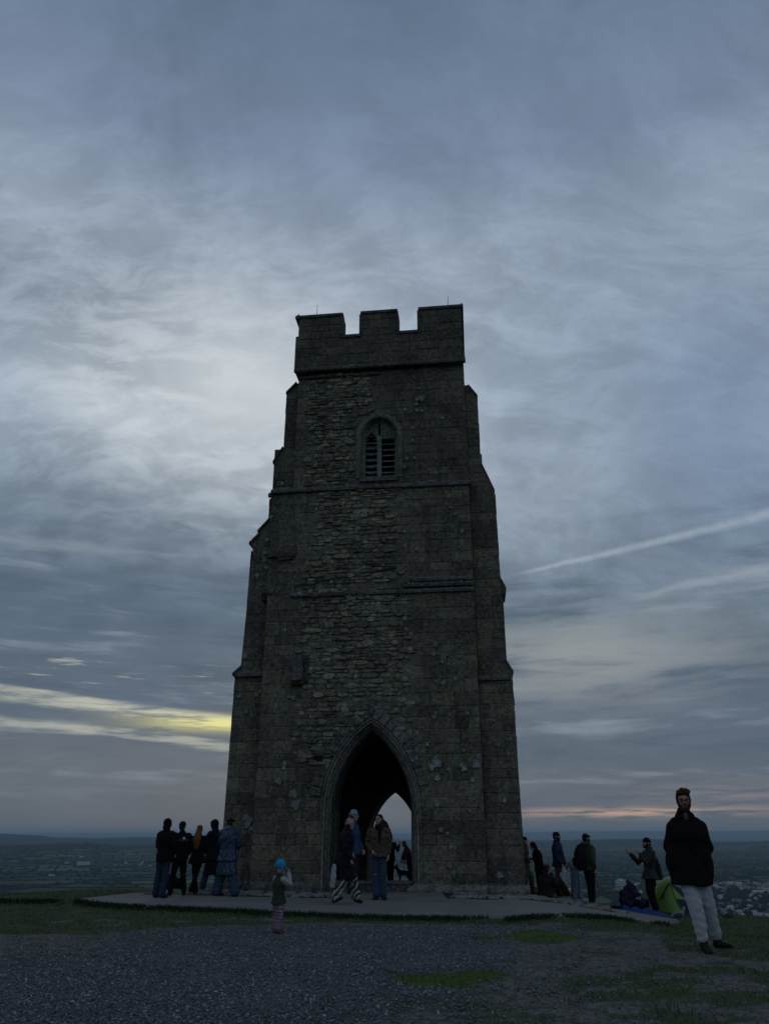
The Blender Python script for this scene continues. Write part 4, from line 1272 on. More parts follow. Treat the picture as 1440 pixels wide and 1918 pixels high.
# side rolls: vertical edge mould of merlons (seen as dark return)
for xx in (-.96, .81):
    mb = MB(); mb.box(xx - .02, xx + .055, PY - .05, PY + .46, zc + .02, zt - .14, (.08, .078, .076)); mb.build('merlon_moulding', M_STONE_A, tower)
for xx in (-.33, 1.52):
    mb = MB(); mb.box(xx - .055, xx + .02, PY - .05, PY + .46, zc + .02, zt - .14, (.08, .078, .076)); mb.build('merlon_moulding', M_STONE_A, tower)
for (y0_, y1_) in ((.44, .46), ):
    pass
mb = MB(); mb.prism([(PX1, zt - .12), (PX1 + .07, zt - .12), (PX1 + .07, zt - .05), (PX1, zt + .03)], PY - .06, 2.9, (.085, .083, .08)); mb.build('coping', M_STONE_A, tower)
mb = MB(); mb.prism([(PX0, zt - .16), (PX0 - .12, zt - .12), (PX0 - .12, zt - .06), (PX0, zt + .03)], PY - .06, 2.9, (.085, .083, .08)); mb.build('coping', M_STONE_A, tower)

# --- string courses: each laid in lengths
def string(x0, x1, z, y, out=.11, h=.15, name='string_course', c=(.105, .10, .095), pieces=None, slope=0.0):
    n = pieces or max(1, int((x1 - x0) / .75))
    for i in range(n):
        a = x0 + (x1 - x0) * i / n; b_ = x0 + (x1 - x0) * (i + 1) / n - .008
        mb = MB(); v = rnd.uniform(.8, 1.2); j = rnd.uniform(-.008, .008)
        poly = [(y + .1, z - h * .1), (y - out * .55, z - h * .5), (y - out - j, z - h * .35), (y - out - j, z + h * .1), (y - out * .2, z + h * .75), (y + .1, z + h * .9)]
        mb.prismx(poly, a, b_, tuple(x * v for x in c))
        mb.build(name, M_STONE_A, tower)
string(-2.42, 2.93, 14.78, .02, .10, .16, c=(.08, .078, .075))
string(-2.29, .3, 14.56, .10, .05, .07, c=(.09, .088, .08))
string(-2.94, 2.93, 10.66, .10, .12, .14); string(-3.10, -2.95, 10.70, .40, .10, .14, pieces=1)
string(-2.20, .95, 7.46, .03, .09, .12)
string(.95, 2.86, 7.46, .03, .085, .10)
string(.95, 2.86, 7.64, .04, .055, .09)
string(1.1, 2.86, 7.80, .06, .06, .09, c=(.14, .138, .13))
# leaning ledge crack above the second string
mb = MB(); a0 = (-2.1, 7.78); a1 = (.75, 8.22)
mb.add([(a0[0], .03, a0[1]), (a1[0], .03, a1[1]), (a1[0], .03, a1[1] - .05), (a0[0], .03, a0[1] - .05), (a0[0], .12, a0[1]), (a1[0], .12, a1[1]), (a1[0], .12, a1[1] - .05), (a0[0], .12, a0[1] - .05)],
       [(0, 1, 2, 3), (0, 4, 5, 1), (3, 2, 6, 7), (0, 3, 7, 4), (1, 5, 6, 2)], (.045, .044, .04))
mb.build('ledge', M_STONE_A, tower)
# weathering slopes of buttresses
def slab(name, x0, x1, z0, z1, ya, yb, c=(.10, .098, .09), t_=.07):
    mb = MB(); mb.prism([(x0, z0), (x1, z1), (x1, z1 + t_), (x0, z0 + t_)] if x0 < x1 else [(x1, z1), (x0, z0), (x0, z0 + t_), (x1, z1 + t_)], ya, yb, c); mb.build(name, M_STONE_A, tower)
slab('weathering', -3.80, -3.58, 5.36, 5.56, .34, 1.4); slab('weathering', -3.60, -3.32, 9.17, 9.47, .35, 1.4); slab('weathering', -3.37, -3.06, 9.54, 9.90, .35, 1.4)
slab('weathering', -3.01, -2.73, 11.72, 12.22, .24, 1.4); slab('weathering', -2.75, -2.43, 14.2, 14.56, .34, 1.4)
slab('weathering', 3.78, 3.60, 5.24, 5.56, .24, 1.3); slab('weathering', 3.73, 3.58, 7.5, 7.84, .24, 1.3); slab('weathering', 3.58, 3.24, 10.45, 11.36, .26, 1.28); slab('weathering', 3.24, 2.97, 13.62, 14.04, .26, 1.28)
string(-3.72, -2.90, 5.38, .42, .10, .15, pieces=1); string(2.88, 3.70, 5.12, .30, .08, .13, pieces=1)
# footings
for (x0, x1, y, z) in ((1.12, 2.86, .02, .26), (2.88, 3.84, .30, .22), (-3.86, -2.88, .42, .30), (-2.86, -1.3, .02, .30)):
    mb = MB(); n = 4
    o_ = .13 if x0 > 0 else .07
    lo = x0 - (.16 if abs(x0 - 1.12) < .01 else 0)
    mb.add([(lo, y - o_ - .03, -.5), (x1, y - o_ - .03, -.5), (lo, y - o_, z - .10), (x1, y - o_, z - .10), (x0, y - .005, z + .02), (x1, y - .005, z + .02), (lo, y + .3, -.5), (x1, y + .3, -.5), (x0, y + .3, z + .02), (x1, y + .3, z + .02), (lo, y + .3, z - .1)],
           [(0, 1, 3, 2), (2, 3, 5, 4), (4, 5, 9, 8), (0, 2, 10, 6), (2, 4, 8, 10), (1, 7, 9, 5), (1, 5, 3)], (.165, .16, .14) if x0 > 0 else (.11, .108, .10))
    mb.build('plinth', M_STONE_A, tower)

# --- arch mouldings
def sweep(name, prof, z0=-.3, c=(.155, .15, .13), a=AA_, sp=ASP, r=AR, cx=AX, from_spring=False, mat=None, parent=None, j=True):
    """profile of (offset, depth) swept round the pointed arch, closed to the back"""
    paths = [arch_path(d, a, sp, r, cx, z0, 16, 6) for d, y in prof]
    if from_spring: paths = [p[5:-5] for p in paths]
    n = len(paths[0]); k = len(prof)
    V = []
    for i in range(n):
        for s_, (d, y) in enumerate(prof):
            V.append((paths[s_][i][0], y, paths[s_][i][1]))
    F = [(i * k + s_, (i + 1) * k + s_, (i + 1) * k + s_ + 1, i * k + s_ + 1) for i in range(n - 1) for s_ in range(k - 1)]
    F += [tuple(range(k)), tuple(range((n - 1) * k, n * k))[::-1]]
    mb = MB(); mb.add(V, F, c)
    return mb.build(name, mat or M_STONE_A, parent or tower)
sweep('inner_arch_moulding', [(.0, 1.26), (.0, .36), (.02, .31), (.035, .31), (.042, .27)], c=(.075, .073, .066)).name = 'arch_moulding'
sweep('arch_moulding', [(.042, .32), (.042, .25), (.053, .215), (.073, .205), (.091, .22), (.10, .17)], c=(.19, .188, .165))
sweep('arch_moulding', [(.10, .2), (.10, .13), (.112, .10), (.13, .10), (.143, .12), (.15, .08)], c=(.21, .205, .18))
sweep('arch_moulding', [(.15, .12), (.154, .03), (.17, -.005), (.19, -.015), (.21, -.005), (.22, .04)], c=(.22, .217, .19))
sweep('hood_mould', [(.22, .05), (.22, -.035), (.235, -.06), (.26, -.055), (.275, .03)], c=(.15, .148, .135), from_spring=True)
# voussoirs round the head, and the ragged relieving arch
for i in range(22):
    sd_ = 1 if i % 2 == 0 else -1
    k_ = i // 2
    ang0 = math.acos((AR - AA_) / (AR + .28))
    a0 = ang0 * (1 - (k_ + .06) / 12.5); a1 = ang0 * (1 - (k_ + .94) / 12.5)
    if sd_ < 0 and k_ in (2, 6, 8): continue
    if sd_ > 0 and k_ > 9: continue
    R0, R1 = AR + .285, AR + .285 + rnd.uniform(.20, .36)
    cx0 = AX - (AR - AA_)
    pts = [(cx0 + R_ * math.cos(a_), ASP + R_ * math.sin(a_)) for R_, a_ in ((R0, a0), (R1, a0), (R1, a1), (R0, a1))]
    pts = [(max(p[0], AX + .01), p[1]) for p in pts]
    if sd_ < 0: pts = [(2 * AX - p[0], p[1]) for p in pts]
    mb = MB(); v = rnd.uniform(.7, 1.3); pr = rnd.uniform(.02, .055)
    cxm = sum(p[0] for p in pts) / 4; czm = sum(p[1] for p in pts) / 4
    P1 = [(cxm + (p[0] - cxm) * .94, czm + (p[1] - czm) * .97) for p in pts]; P2_ = [(cxm + (p[0] - cxm) * .80, czm + (p[1] - czm) * .90) for p in pts]
    V = [(p[0], .04, p[1]) for p in P1] + [(p[0], .02 - pr * .7, p[1]) for p in P1] + [(p[0], .02 - pr - .01, p[1]) for p in P2_]
    F = [(8, 9, 10, 11)]
    for q_ in range(4):
        w_ = (q_ + 1) % 4
        F += [(q_, w_, w_ + 4, q_ + 4), (q_ + 4, w_ + 4, w_ + 8, q_ + 8)]
    cc = rnd.choice([(.12, .13, .128), (.13, .125, .13), (.15, .145, .12), (.10, .10, .095)])
    mb.add(V, F, tuple(x * v for x in cc)); mb.build('voussoir', M_STONE_A, tower)
mb = MB(); mb.prism([(.0, 4.20), (.14, 4.20), (.17, 4.50), (-.03, 4.50)], -.05, .05, (.07, .07, .062)); mb.build('keystone', M_STONE_A, tower)

# --- bracket, shade of the niche and a hollow beside the arch, both painted dark
mb = MB()
mb.box(-2.03, -1.76, -.10, .05, 5.22, 5.66, (.11, .105, .10))
mb.prismx([(-.22, 5.22), (-.24, 5.10), (-.14, 5.00), (.05, 4.96), (.05, 5.24), (-.20, 5.26)], -2.02, -1.74, (.085, .082, .08))
mb.build('corbel', M_STONE_A, tower)
mb = MB(); mb.box(-1.74, -1.62, -.03, .05, 5.05, 5.75, (.05, .049, .045)); mb.build('niche_shade', M_STONE_A, tower)  # dark strip puts the niche's shadow into colour
mb = MB(); mb.box(-1.45, -1.12, -.045, .03, 3.20, 3.24, (.10, .10, .09)); mb.box(-1.42, -1.16, -.02, .03, 3.06, 3.20, (.012, .012, .011)); mb.box(-1.47, -1.10, -.055, .03, 2.99, 3.06, (.17, .165, .15)); mb.build('putlog_hole', M_STONE_A, tower)  # near-black box paints the shade in the hole; no opening is cut
# hanging pilaster foot left of stage two
mb = MB(); mb.prism([(-2.92, 8.62), (-2.12, 8.62), (-2.12, 8.74), (-2.92, 8.74)], -.02, .2, (.07, .068, .066)); mb.prism([(-2.62, 8.50), (-2.15, 8.56), (-2.15, 8.62), (-2.62, 8.62)], .0, .2, (.07, .068, .066)); mb.build('pilaster_foot', M_STONE_A, tower)
mb = MB(); mb.prism([(-3.05, 7.40), (-2.72, 7.40), (-2.72, 7.58), (-3.05, 7.62)], .1, .42, (.02, .02, .019)); mb.build('notch_shade', M_STONE_A, tower)  # near-black block paints the shade of a notch

# --- threshold step and floors
mb = MB(); mb.box(-.92, 1.06, .06, 1.0, -.3, .27, (.085, .082, .078)); mb.build('threshold_step', M_STONE_A, tower)
for k_ in range(4):
    mb = MB(); x0 = -.92 + k_ * .5; mb.box(x0 + .005, x0 + .485, .03, .95, .275, .30, (.15, .148, .14)); mb.build('lit_step_slab', M_STONE_A, tower)  # paler tint paints the light on the top of the step
mb = MB(); mb.box(-1.94, 2.04, 1.0, 5.9, -.5, -.16, (.10, .098, .09)); mb.box(-.8, .8, 5.9, 7.2, -.5, -.165, (.10, .098, .09)); mb.build('chamber_floor', M_STONE_A, tower)
ter = MB(); ter.box(-4.5, 4.5, 7.22, 12.0, -1.2, -.18, (.12, .118, .105))
to_ = ter.build('terrace', M_STONE_A, None); to_.location = TO; to_.rotation_euler = (0, 0, -TH); tag(to_, kind='structure')
# benches along the chamber walls
for x0, x1 in ((-1.94, -1.5), (1.6, 2.04)):
    mb = MB(); mb.box(x0, x1, 1.3, 5.8, -.15, .32, (.09, .088, .08)); mb.build('stone_bench', M_STONE_A, tower)

# --- belfry window
wf = MB()
def sweepw(prof, c):
    paths = [win_path(d) for d, y in prof]; n = len(paths[0]); k = len(prof); V = []
    for i in range(n):
        for s_, (d, y) in enumerate(prof): V.append((paths[s_][i][0], y, paths[s_][i][1]))
    wf.add(V, [(i * k + s_, (i + 1) * k + s_, (i + 1) * k + s_ + 1, i * k + s_ + 1) for i in range(n - 1) for s_ in range(k - 1)], c)
sweepw([(-.10, .62), (-.10, .34), (-.06, .28), (-.02, .26), (.0, .14), (.03, .09), (.09, .085), (.15, .10), (.16, .14)], (.15, .148, .125))
wf.box(WX0 - .02, WX1 + .02, .05, .6, WSILL - .12, WSILL + .03, (.13, .145, .135))
winf = wf.build('window', M_STONE_A, tower)
mb = MB(); mb.box(.17, .30, .26, .44, WSILL + .03, WSPR + .10, (.17, .20, .19)); mb.build('mullion', M_STONE_A, winf)
# blocking slab in the head of the right light
def clipz(x): # height of arch head at x
    dx = abs(x - WCX) + (WR - WA)
    return WSPR + math.sqrt(max((WR - .06) ** 2 - (dx) ** 2, 0))
pts = [(.27, 12.38), (.70, 12.38)] + [(x_, clipz(x_)) for x_ in (.70, .66, .58, .50, .42, .34, .27)]
mb = MB(); mb.prism(pts, .30, .42, (.15, .16, .135)); mb.build('blocking_slab', M_STONE_A, winf)
# tracery head of the left light: cusped arch with openings
mb = MB()
lc, lw = -.02, .175
def lhalf(z, z0=12.30, r=.34):
    h_ = z - z0
    if h_ <= 0: return lw
    q_ = r * r - h_ * h_
    return max(math.sqrt(q_) - (r - lw), 0) if q_ > 0 else 0
zs = np.linspace(12.22, 12.95, 14)
for i in range(13):
    za, zb = zs[i], zs[i + 1]; zm = (za + zb) / 2
    outer_l = WCX - max(math.sqrt(max((WR - .1) ** 2 - max(zm - WSPR, 0) ** 2, 0)) - (WR - WA), 0)
    hw = lhalf(za)
    if outer_l < lc - hw: mb.prism([(outer_l, za), (lc - hw, za), (lc - lhalf(zb), zb), (outer_l, zb)], .31, .40, (.14, .15, .125))
    if .20 > lc + hw: mb.prism([(lc + hw, za), (.20, za), (.20, zb), (max(lc + lhalf(zb), outer_l), zb)], .31, .40, (.14, .15, .125))
for (x_, z_) in ((-.13, 12.38), (.09, 12.38), (-.02, 12.50)):
    mb.ell((x_, .36, z_), (.045, .04, .035), None, 8, 5, (.12, .13, .11))
mb.prism([(-.19, 12.24), (.16, 12.24), (.16, 12.29), (-.19, 12.29)], .33, .40, (.17, .10, .08))
mb.build('tracery', M_STONE_A, winf)
for k_ in range(6):
    z_ = 11.10 + k_ * .205
    mb = MB(); n = 8
    V = []
    for i in range(n + 1):
        x_ = -.195 + .37 * i / n; s_ = .018 * math.sin(math.pi * i / n)
        V += [(x_, .33 + s_, z_ - .02 - s_), (x_, .36 + s_, z_ - .05 - s_), (x_, .56, z_ + .12), (x_, .54, z_ + .145)]
    F = []
    for i in range(n):
        for q_ in range(4):
            w_ = (q_ + 1) % 4; F.append((i * 4 + q_, i * 4 + w_, (i + 1) * 4 + w_, (i + 1) * 4 + q_))
    mb.add(V, F, (.17, .185, .175)); mb.build('louvre', M_STONE_A, winf)
for k_ in range(7):
    z_ = 11.09 + k_ * .19
    mb = MB(); mb.prismx([(.34, z_ - .045), (.34, z_ - .012), (.56, z_ + .12), (.56, z_ + .085)], .305, .69, (.17, .16, .155)); mb.build('louvre', M_STONE_A, winf)
mb = MB(); mb.box(-.6, 1.2, .9, .95, 10.9, 13.3, (.01, .01, .01)); mb.build('window_shade_panel', M_STONE_A, winf)  # near-black panel paints the shade inside the belfry

# --- lightning rods
rod_m = plain('rod_metal', (.12, .12, .12), .5, .6)
for (x_, y_) in ((-1.83, .2), (2.45, .2)):
    mb = MB(); mb.tube([(x_, y_, 16.9), (x_, y_, 17.0)], [.03, .02], 6); mb.tube([(x_, y_, 16.95), (x_ + .01, y_, 17.42)], [.010, .006], 6); mb.build('lightning_rod', rod_m, tower)

# --- lichen discs with positions of their own
lich_m, q, b = new_mat('lichen')
t = q.node('ShaderNodeNewGeometry').outputs['Position']
n_ = q.noise(t, 35, 4, .6); at = q.node('ShaderNodeAttribute'); at.attribute_name = 'tint'
q.put(b.inputs['Base Color'], q.mix(q.ss(n_, .35, .65), at.outputs['Color'], (.11, .115, .105, 1))); b.inputs['Roughness'].default_value = 1.0; b.inputs['Specular IOR Level'].default_value = 0
def loc_px(px, py, c_=0.0):
    d = ray(px, py); Rv = (math.cos(TH), -math.sin(TH)); Bv = (math.sin(TH), math.cos(TH))
    t_ = (c_ + TO[0] * Bv[0] + TO[1] * Bv[1]) / (d[0] * Bv[0] + d[1] * Bv[1])
    x_, y_ = t_ * d[0], t_ * d[1]
    return ((x_ - TO[0]) * Rv[0] + (y_ - TO[1]) * Rv[1], t_ * d[2] + CAMZ)
LI = [(817, 1429, 9), (809, 1437, 6), (819, 1458, 5), (819, 1505, 6), (892, 1432, 7), (869, 1440, 5), (864, 1434, 4), (841, 1440, 4), (884, 1461, 4), (907, 1548, 4), (844, 1588, 4), (842, 1622, 5),
      (815, 1206, 5), (830, 1228, 7), (828, 1239, 4), (812, 1225, 3), (859, 1230, 3), (853, 1271, 4), (830, 1279, 4), (659, 1258, 4), (521, 1463, 6), (533, 1430, 4), (532, 1438, 4), (549, 1487, 8), (553, 1508, 9),
      (461, 1532, 7), (469, 1536, 5), (463, 1545, 6), (472, 1552, 5), (789, 745, 6), (781, 748, 3), (780, 756, 3), (758, 766, 3), (781, 768, 3), (790, 768, 3), (829, 782, 3), (772, 801, 3), (773, 824, 3), (762, 858, 2.5), (757, 874, 3), (817, 885, 3), (776, 857, 2.5),
      (844, 950, 3), (865, 995, 3.5), (853, 994, 2.5), (780, 1028, 3), (852, 963, 2.5), (757, 995, 2.5), (562, 1111, 4), (581, 1107, 4), (600, 1107, 4), (608, 1106, 4), (615, 1105, 3), (592, 918, 4), (529, 917, 4), (538, 915, 4), (528, 905, 3),
      (459, 1229, 5), (461, 1333, 4), (448, 1304, 4), (481, 1301, 4), (487, 1295, 3), (500, 1011, 4), (497, 1035, 4), (488, 1095, 3), (482, 1078, 4), (549, 1307, 4), (541, 1305, 3), (780, 1420, 3), (690, 1325, 3), (813, 1343, 4), (816, 1335, 3), (876, 1337, 3), (641, 890, 2.5),
      (508, 968, 3), (499, 1063, 4), (495, 1050, 3), (534, 1180, 3), (868, 1405, 3), (800, 1395, 3), (880, 1520, 3), (826, 1555, 4), (838, 1562, 3), (936, 1640, 6), (944, 1500, 4), (933, 1395, 4), (925, 1350, 3), (905, 1250, 3)]
for (px, py, r_) in LI:
    c_ = -.035 if 500 < px < 905 else .25
    if py < 1100: c_ += .06
    if px < 505 and py > 1000: c_ = .36
    lx, lz = loc_px(px, py, c_)
    rad = r_ * .0138 * (1 + max(0, (1500 - py)) / 2600)
    n = 22; V = [(lx, c_ - .006, lz)]; V2 = []
    ph = rnd.uniform(0, 6)
    for i in range(n):
        a = 2 * math.pi * i / n
        k_ = 1 + .16 * math.sin(3 * a + ph) + .1 * math.sin(5 * a + 2 * ph) + rnd.uniform(-.13, .10)
        V.append((lx + math.cos(a) * rad * k_, c_ - .004, lz + math.sin(a) * rad * k_)); V2.append((lx + math.cos(a) * rad * k_ * 1.02, c_ + .012, lz + math.sin(a) * rad * k_ * 1.02))
    V += V2
    F = [(0, i + 1, (i + 1) % n + 1) for i in range(n)] + [(i + 1, i + 1 + n, (i + 1) % n + 1 + n, (i + 1) % n + 1) for i in range(n)]
    v = rnd.uniform(.6, 1.1)
    mb = MB(); mb.add(V, F, (.46 * v, .50 * v, .48 * v)); mb.C[0][1:] *= np.array([rnd.uniform(.45, .95) for _ in range(len(V) - 1)])[:, None]; mb.build('lichen_patch', lich_m, tower)
# ragged white lichen along the string courses
mb = MB()
def crumbs(x0, x1, z, y, n, zj=.03):
    for _ in range(n):
        x_ = rnd.uniform(x0, x1); w_ = rnd.uniform(.02, .10); h_ = rnd.uniform(.012, .035); zz = z + rnd.uniform(-zj, zj); v = rnd.uniform(.5, 1)
        mb.add([(x_, y - .012, zz), (x_ + w_ * .5, y - .015, zz - h_ * .4), (x_ + w_, y - .012, zz + h_ * .2), (x_ + w_ * .7, y - .010, zz + h_), (x_ + w_ * .2, y - .010, zz + h_ * .9), (x_ + w_ * .5, y + .05, zz + h_ * .3)],
               [(0, 1, 2, 3, 4), (0, 5, 1), (1, 5, 2), (2, 5, 3), (3, 5, 4), (4, 5, 0)], (.36 * v, .38 * v, .37 * v))
crumbs(1.1, 2.8, 7.83, .0, 60); crumbs(1.0, 2.8, 7.68, -.05, 26, .01); crumbs(1.0, 2.8, 7.49, -.09, 30, .01)
crumbs(1.5, 2.6, 10.74, .03, 36, .03); crumbs(1.0, 1.5, 10.74, .03, 10, .03); crumbs(-1.4, -.4, 10.74, .03, 12, .02); crumbs(-2.9, -2.4, 10.72, .02, 12)
crumbs(-1.9, -.6, 7.50, -.06, 14, .01); crumbs(-3.7, -3.0, 5.46, .38, 22, .03); crumbs(.2, .9, 15.1, .0, 6, .05); crumbs(-.5, .2, 15.0, .0, 6, .04)
tag(mb.build('lichen_crust', lich_m, tower), kind='stuff')

# --- place the block veneer: the largest in view one by one, the rest joined
blocks.sort(key=lambda b_: -b_[0])
NB = 296
FR = {'f': 0.0, 'r': math.pi / 2, 'l': -math.pi / 2}
for b_ in blocks[:NB]:
    _, fr, u0, u1, z0, z1, pl, cc, pr = b_
    o = bpy.data.objects.new('stone_block', rnd.choice(BLK))
    o.location = ((u0 + u1) / 2, pl + .01, (z0 + z1) / 2)
    o.scale = (u1 - u0 - .007, .01 + pr, z1 - z0 - .007)
    o.color = (*cc, 1)
    link(o, tower)
rv, rf, rc = [], [], []; nb = 0
for b_ in blocks[NB:]:
    _, fr, u0, u1, z0, z1, pl, cc, pr = b_
    src = rnd.choice(BLK)
    w, h = u1 - u0 - .007, z1 - z0 - .007
    for v_ in src.vertices:
        x_, y_, z_ = v_.co
        a = (u0 + u1) / 2 + x_ * w; dpt = .01 + (y_) * (.01 + pr); zz = (z0 + z1) / 2 + z_ * h
        if fr == 'f': rv.append((a, pl + dpt, zz))
        elif fr == 'r': rv.append((pl - dpt, a, zz))
        else: rv.append((pl + dpt, a, zz))
    rf += [tuple(i + nb for i in p.vertices) for p in src.polygons]
    nb += len(src.vertices); rc += [cc] * len(src.vertices)
tag(mesh_np('ashlar_stones', rv, rf, M_STONE_A, tower, False, np.array(rc)), kind='stuff')

# ------------------------------------------------------------------ people
M_SKIN = fabric('skin', (.42, .26, .20), (.34, .19, .14), .6, 8, .1, .5)
M_BLACK = fabric('black_wool', (.009, .009, .010), (.005, .005, .006))
M_NAVYBLACK = fabric('navy_black_shell', (.010, .011, .019), (.006, .007, .011), .7)
M_NAVY = fabric('navy_cloth', (.022, .032, .075), (.014, .020, .045))
M_JEANS = fabric('blue_denim', (.045, .078, .120), (.024, .042, .072), .9, 40)
M_DKJEANS = fabric('dark_denim', (.030, .045, .080), (.018, .026, .045), .9, 40)
M_PALEJEANS = fabric('pale_denim', (.44, .47, .50), (.36, .39, .42), .9, 45, .3, .6)
M_BROWNJ = fabric('brown_fleece', (.115, .088, .068), (.062, .046, .036), 1.0, 26, 1.0, .9)
M_OLIVE = fabric('olive_cloth', (.070, .075, .048), (.045, .048, .032))
M_GREENV = fabric('dark_green_cloth', (.042, .058, .036), (.026, .036, .024))
M_GREYP = fabric('pale_grey_cloth', (.36, .38, .40), (.26, .28, .30))
M_BLUEHAT = fabric('bright_blue_knit', (.035, .34, .60), (.025, .25, .46), .95, 60, .6)
M_PALEHAT = fabric('pale_blue_knit', (.24, .34, .42), (.16, .24, .30), .95, 60, .6)
M_PINKHAT = fabric('pink_knit', (.42, .24, .30), (.30, .16, .21), .95, 60, .6)
M_LEATHER = fabric('black_leather', (.022, .020, .020), (.012, .011, .011), .45, 20, .2)
M_BROWNL = fabric('brown_leather', (.085, .055, .038), (.05, .032, .022), .6, 20, .2)
M_HAIRDK = fabric('dark_hair', (.030, .022, .018), (.012, .009, .008), .55, 60, .6)
M_HAIRRED = fabric('auburn_hair', (.20, .085, .030), (.10, .040, .016), .55, 50, .8)
M_HAIRBR = fabric('brown_hair', (.085, .042, .024), (.04, .02, .012), .6, 60, .8)
M_REDBR = fabric('red_brown_beard', (.075, .035, .022), (.04, .018, .012), .8, 70, .8)
M_EYE = plain('eye_dark', (.03, .02, .02), .2)
M_FRAME = plain('glasses_frame', (.05, .012, .014), .3)
M_SOLE = plain('boot_sole', (.02, .02, .02), .8)
M_WHITESH = fabric('white_trainer', (.5, .5, .5), (.35, .35, .35))

def pattern_mat(name, fn, rough=.85):
    m, q, b = new_mat(name)
    t = q.node('ShaderNodeTexCoord').outputs['Object']
    q.put(b.inputs['Base Color'], fn(q, t)); b.inputs['Roughness'].default_value = rough
    return m
def foil(q, t):
    mp = q.node('ShaderNodeMapping'); mp.inputs['Rotation'].default_value = (0, math.radians(38), 0); mp.inputs['Scale'].default_value = (40, 40, 9); q.L.new(t, mp.inputs[0])
    n = q.noise(mp.outputs[0], 1.0, 3, .6)
    mp2 = q.node('ShaderNodeMapping'); mp2.inputs['Rotation'].default_value = (0, math.radians(-30), 0); mp2.inputs['Scale'].default_value = (36, 36, 8); q.L.new(t, mp2.inputs[0])
    n2 = q.noise(mp2.outputs[0], 1.3, 3, .6)
    k = q.m('MAXIMUM', q.ss(n, .58, .66), q.m('MULTIPLY', q.ss(n2, .60, .68), .7))
    return q.mix(k, q.mix(q.noise(t, 6, 3), (.008, .014, .040, 1), (.014, .038, .085, 1)), (.11, .22, .33, 1))
M_FOIL = pattern_mat('blue_patterned_cloth', foil, .6)
def zebra(q, t):
    w = q.node('ShaderNodeTexWave'); w.bands_direction = 'DIAGONAL'; w.inputs['Scale'].default_value = 4.2; w.inputs['Distortion'].default_value = 5; w.inputs['Detail'].default_value = 1.5; w.inputs['Detail Scale'].default_value = 1.4
    q.L.new(t, w.inputs['Vector'])
    return q.mix(q.ss(w.outputs[1], .48, .56), (.022, .018, .02, 1), (.36, .33, .28, 1))
M_ZEBRA = pattern_mat('zebra_striped_fleece', zebra)
def plaid(q, t):
    s = q.node('ShaderNodeSeparateXYZ'); q.L.new(t, s.inputs[0])
    def ln(ax, f, w, ph=0.0): return q.ss(q.m('ABSOLUTE', q.m('SUBTRACT', q.m('FRACT', q.m('ADD', q.m('MULTIPLY', ax, f), ph)), .5)), w, w * .6)
    k = q.m('MAXIMUM', ln(s.outputs[0], 17, .16), ln(s.outputs[2], 13, .16))
    k2 = q.m('MAXIMUM', ln(s.outputs[0], 17, .07, .5), ln(s.outputs[2], 13, .07, .5))
    c = q.mix(k, (.30, .25, .31, 1), (.045, .030, .070, 1))
    return q.mix(k2, c, (.30, .06, .12, 1))
M_PLAID = pattern_mat('plaid_cotton', plaid)

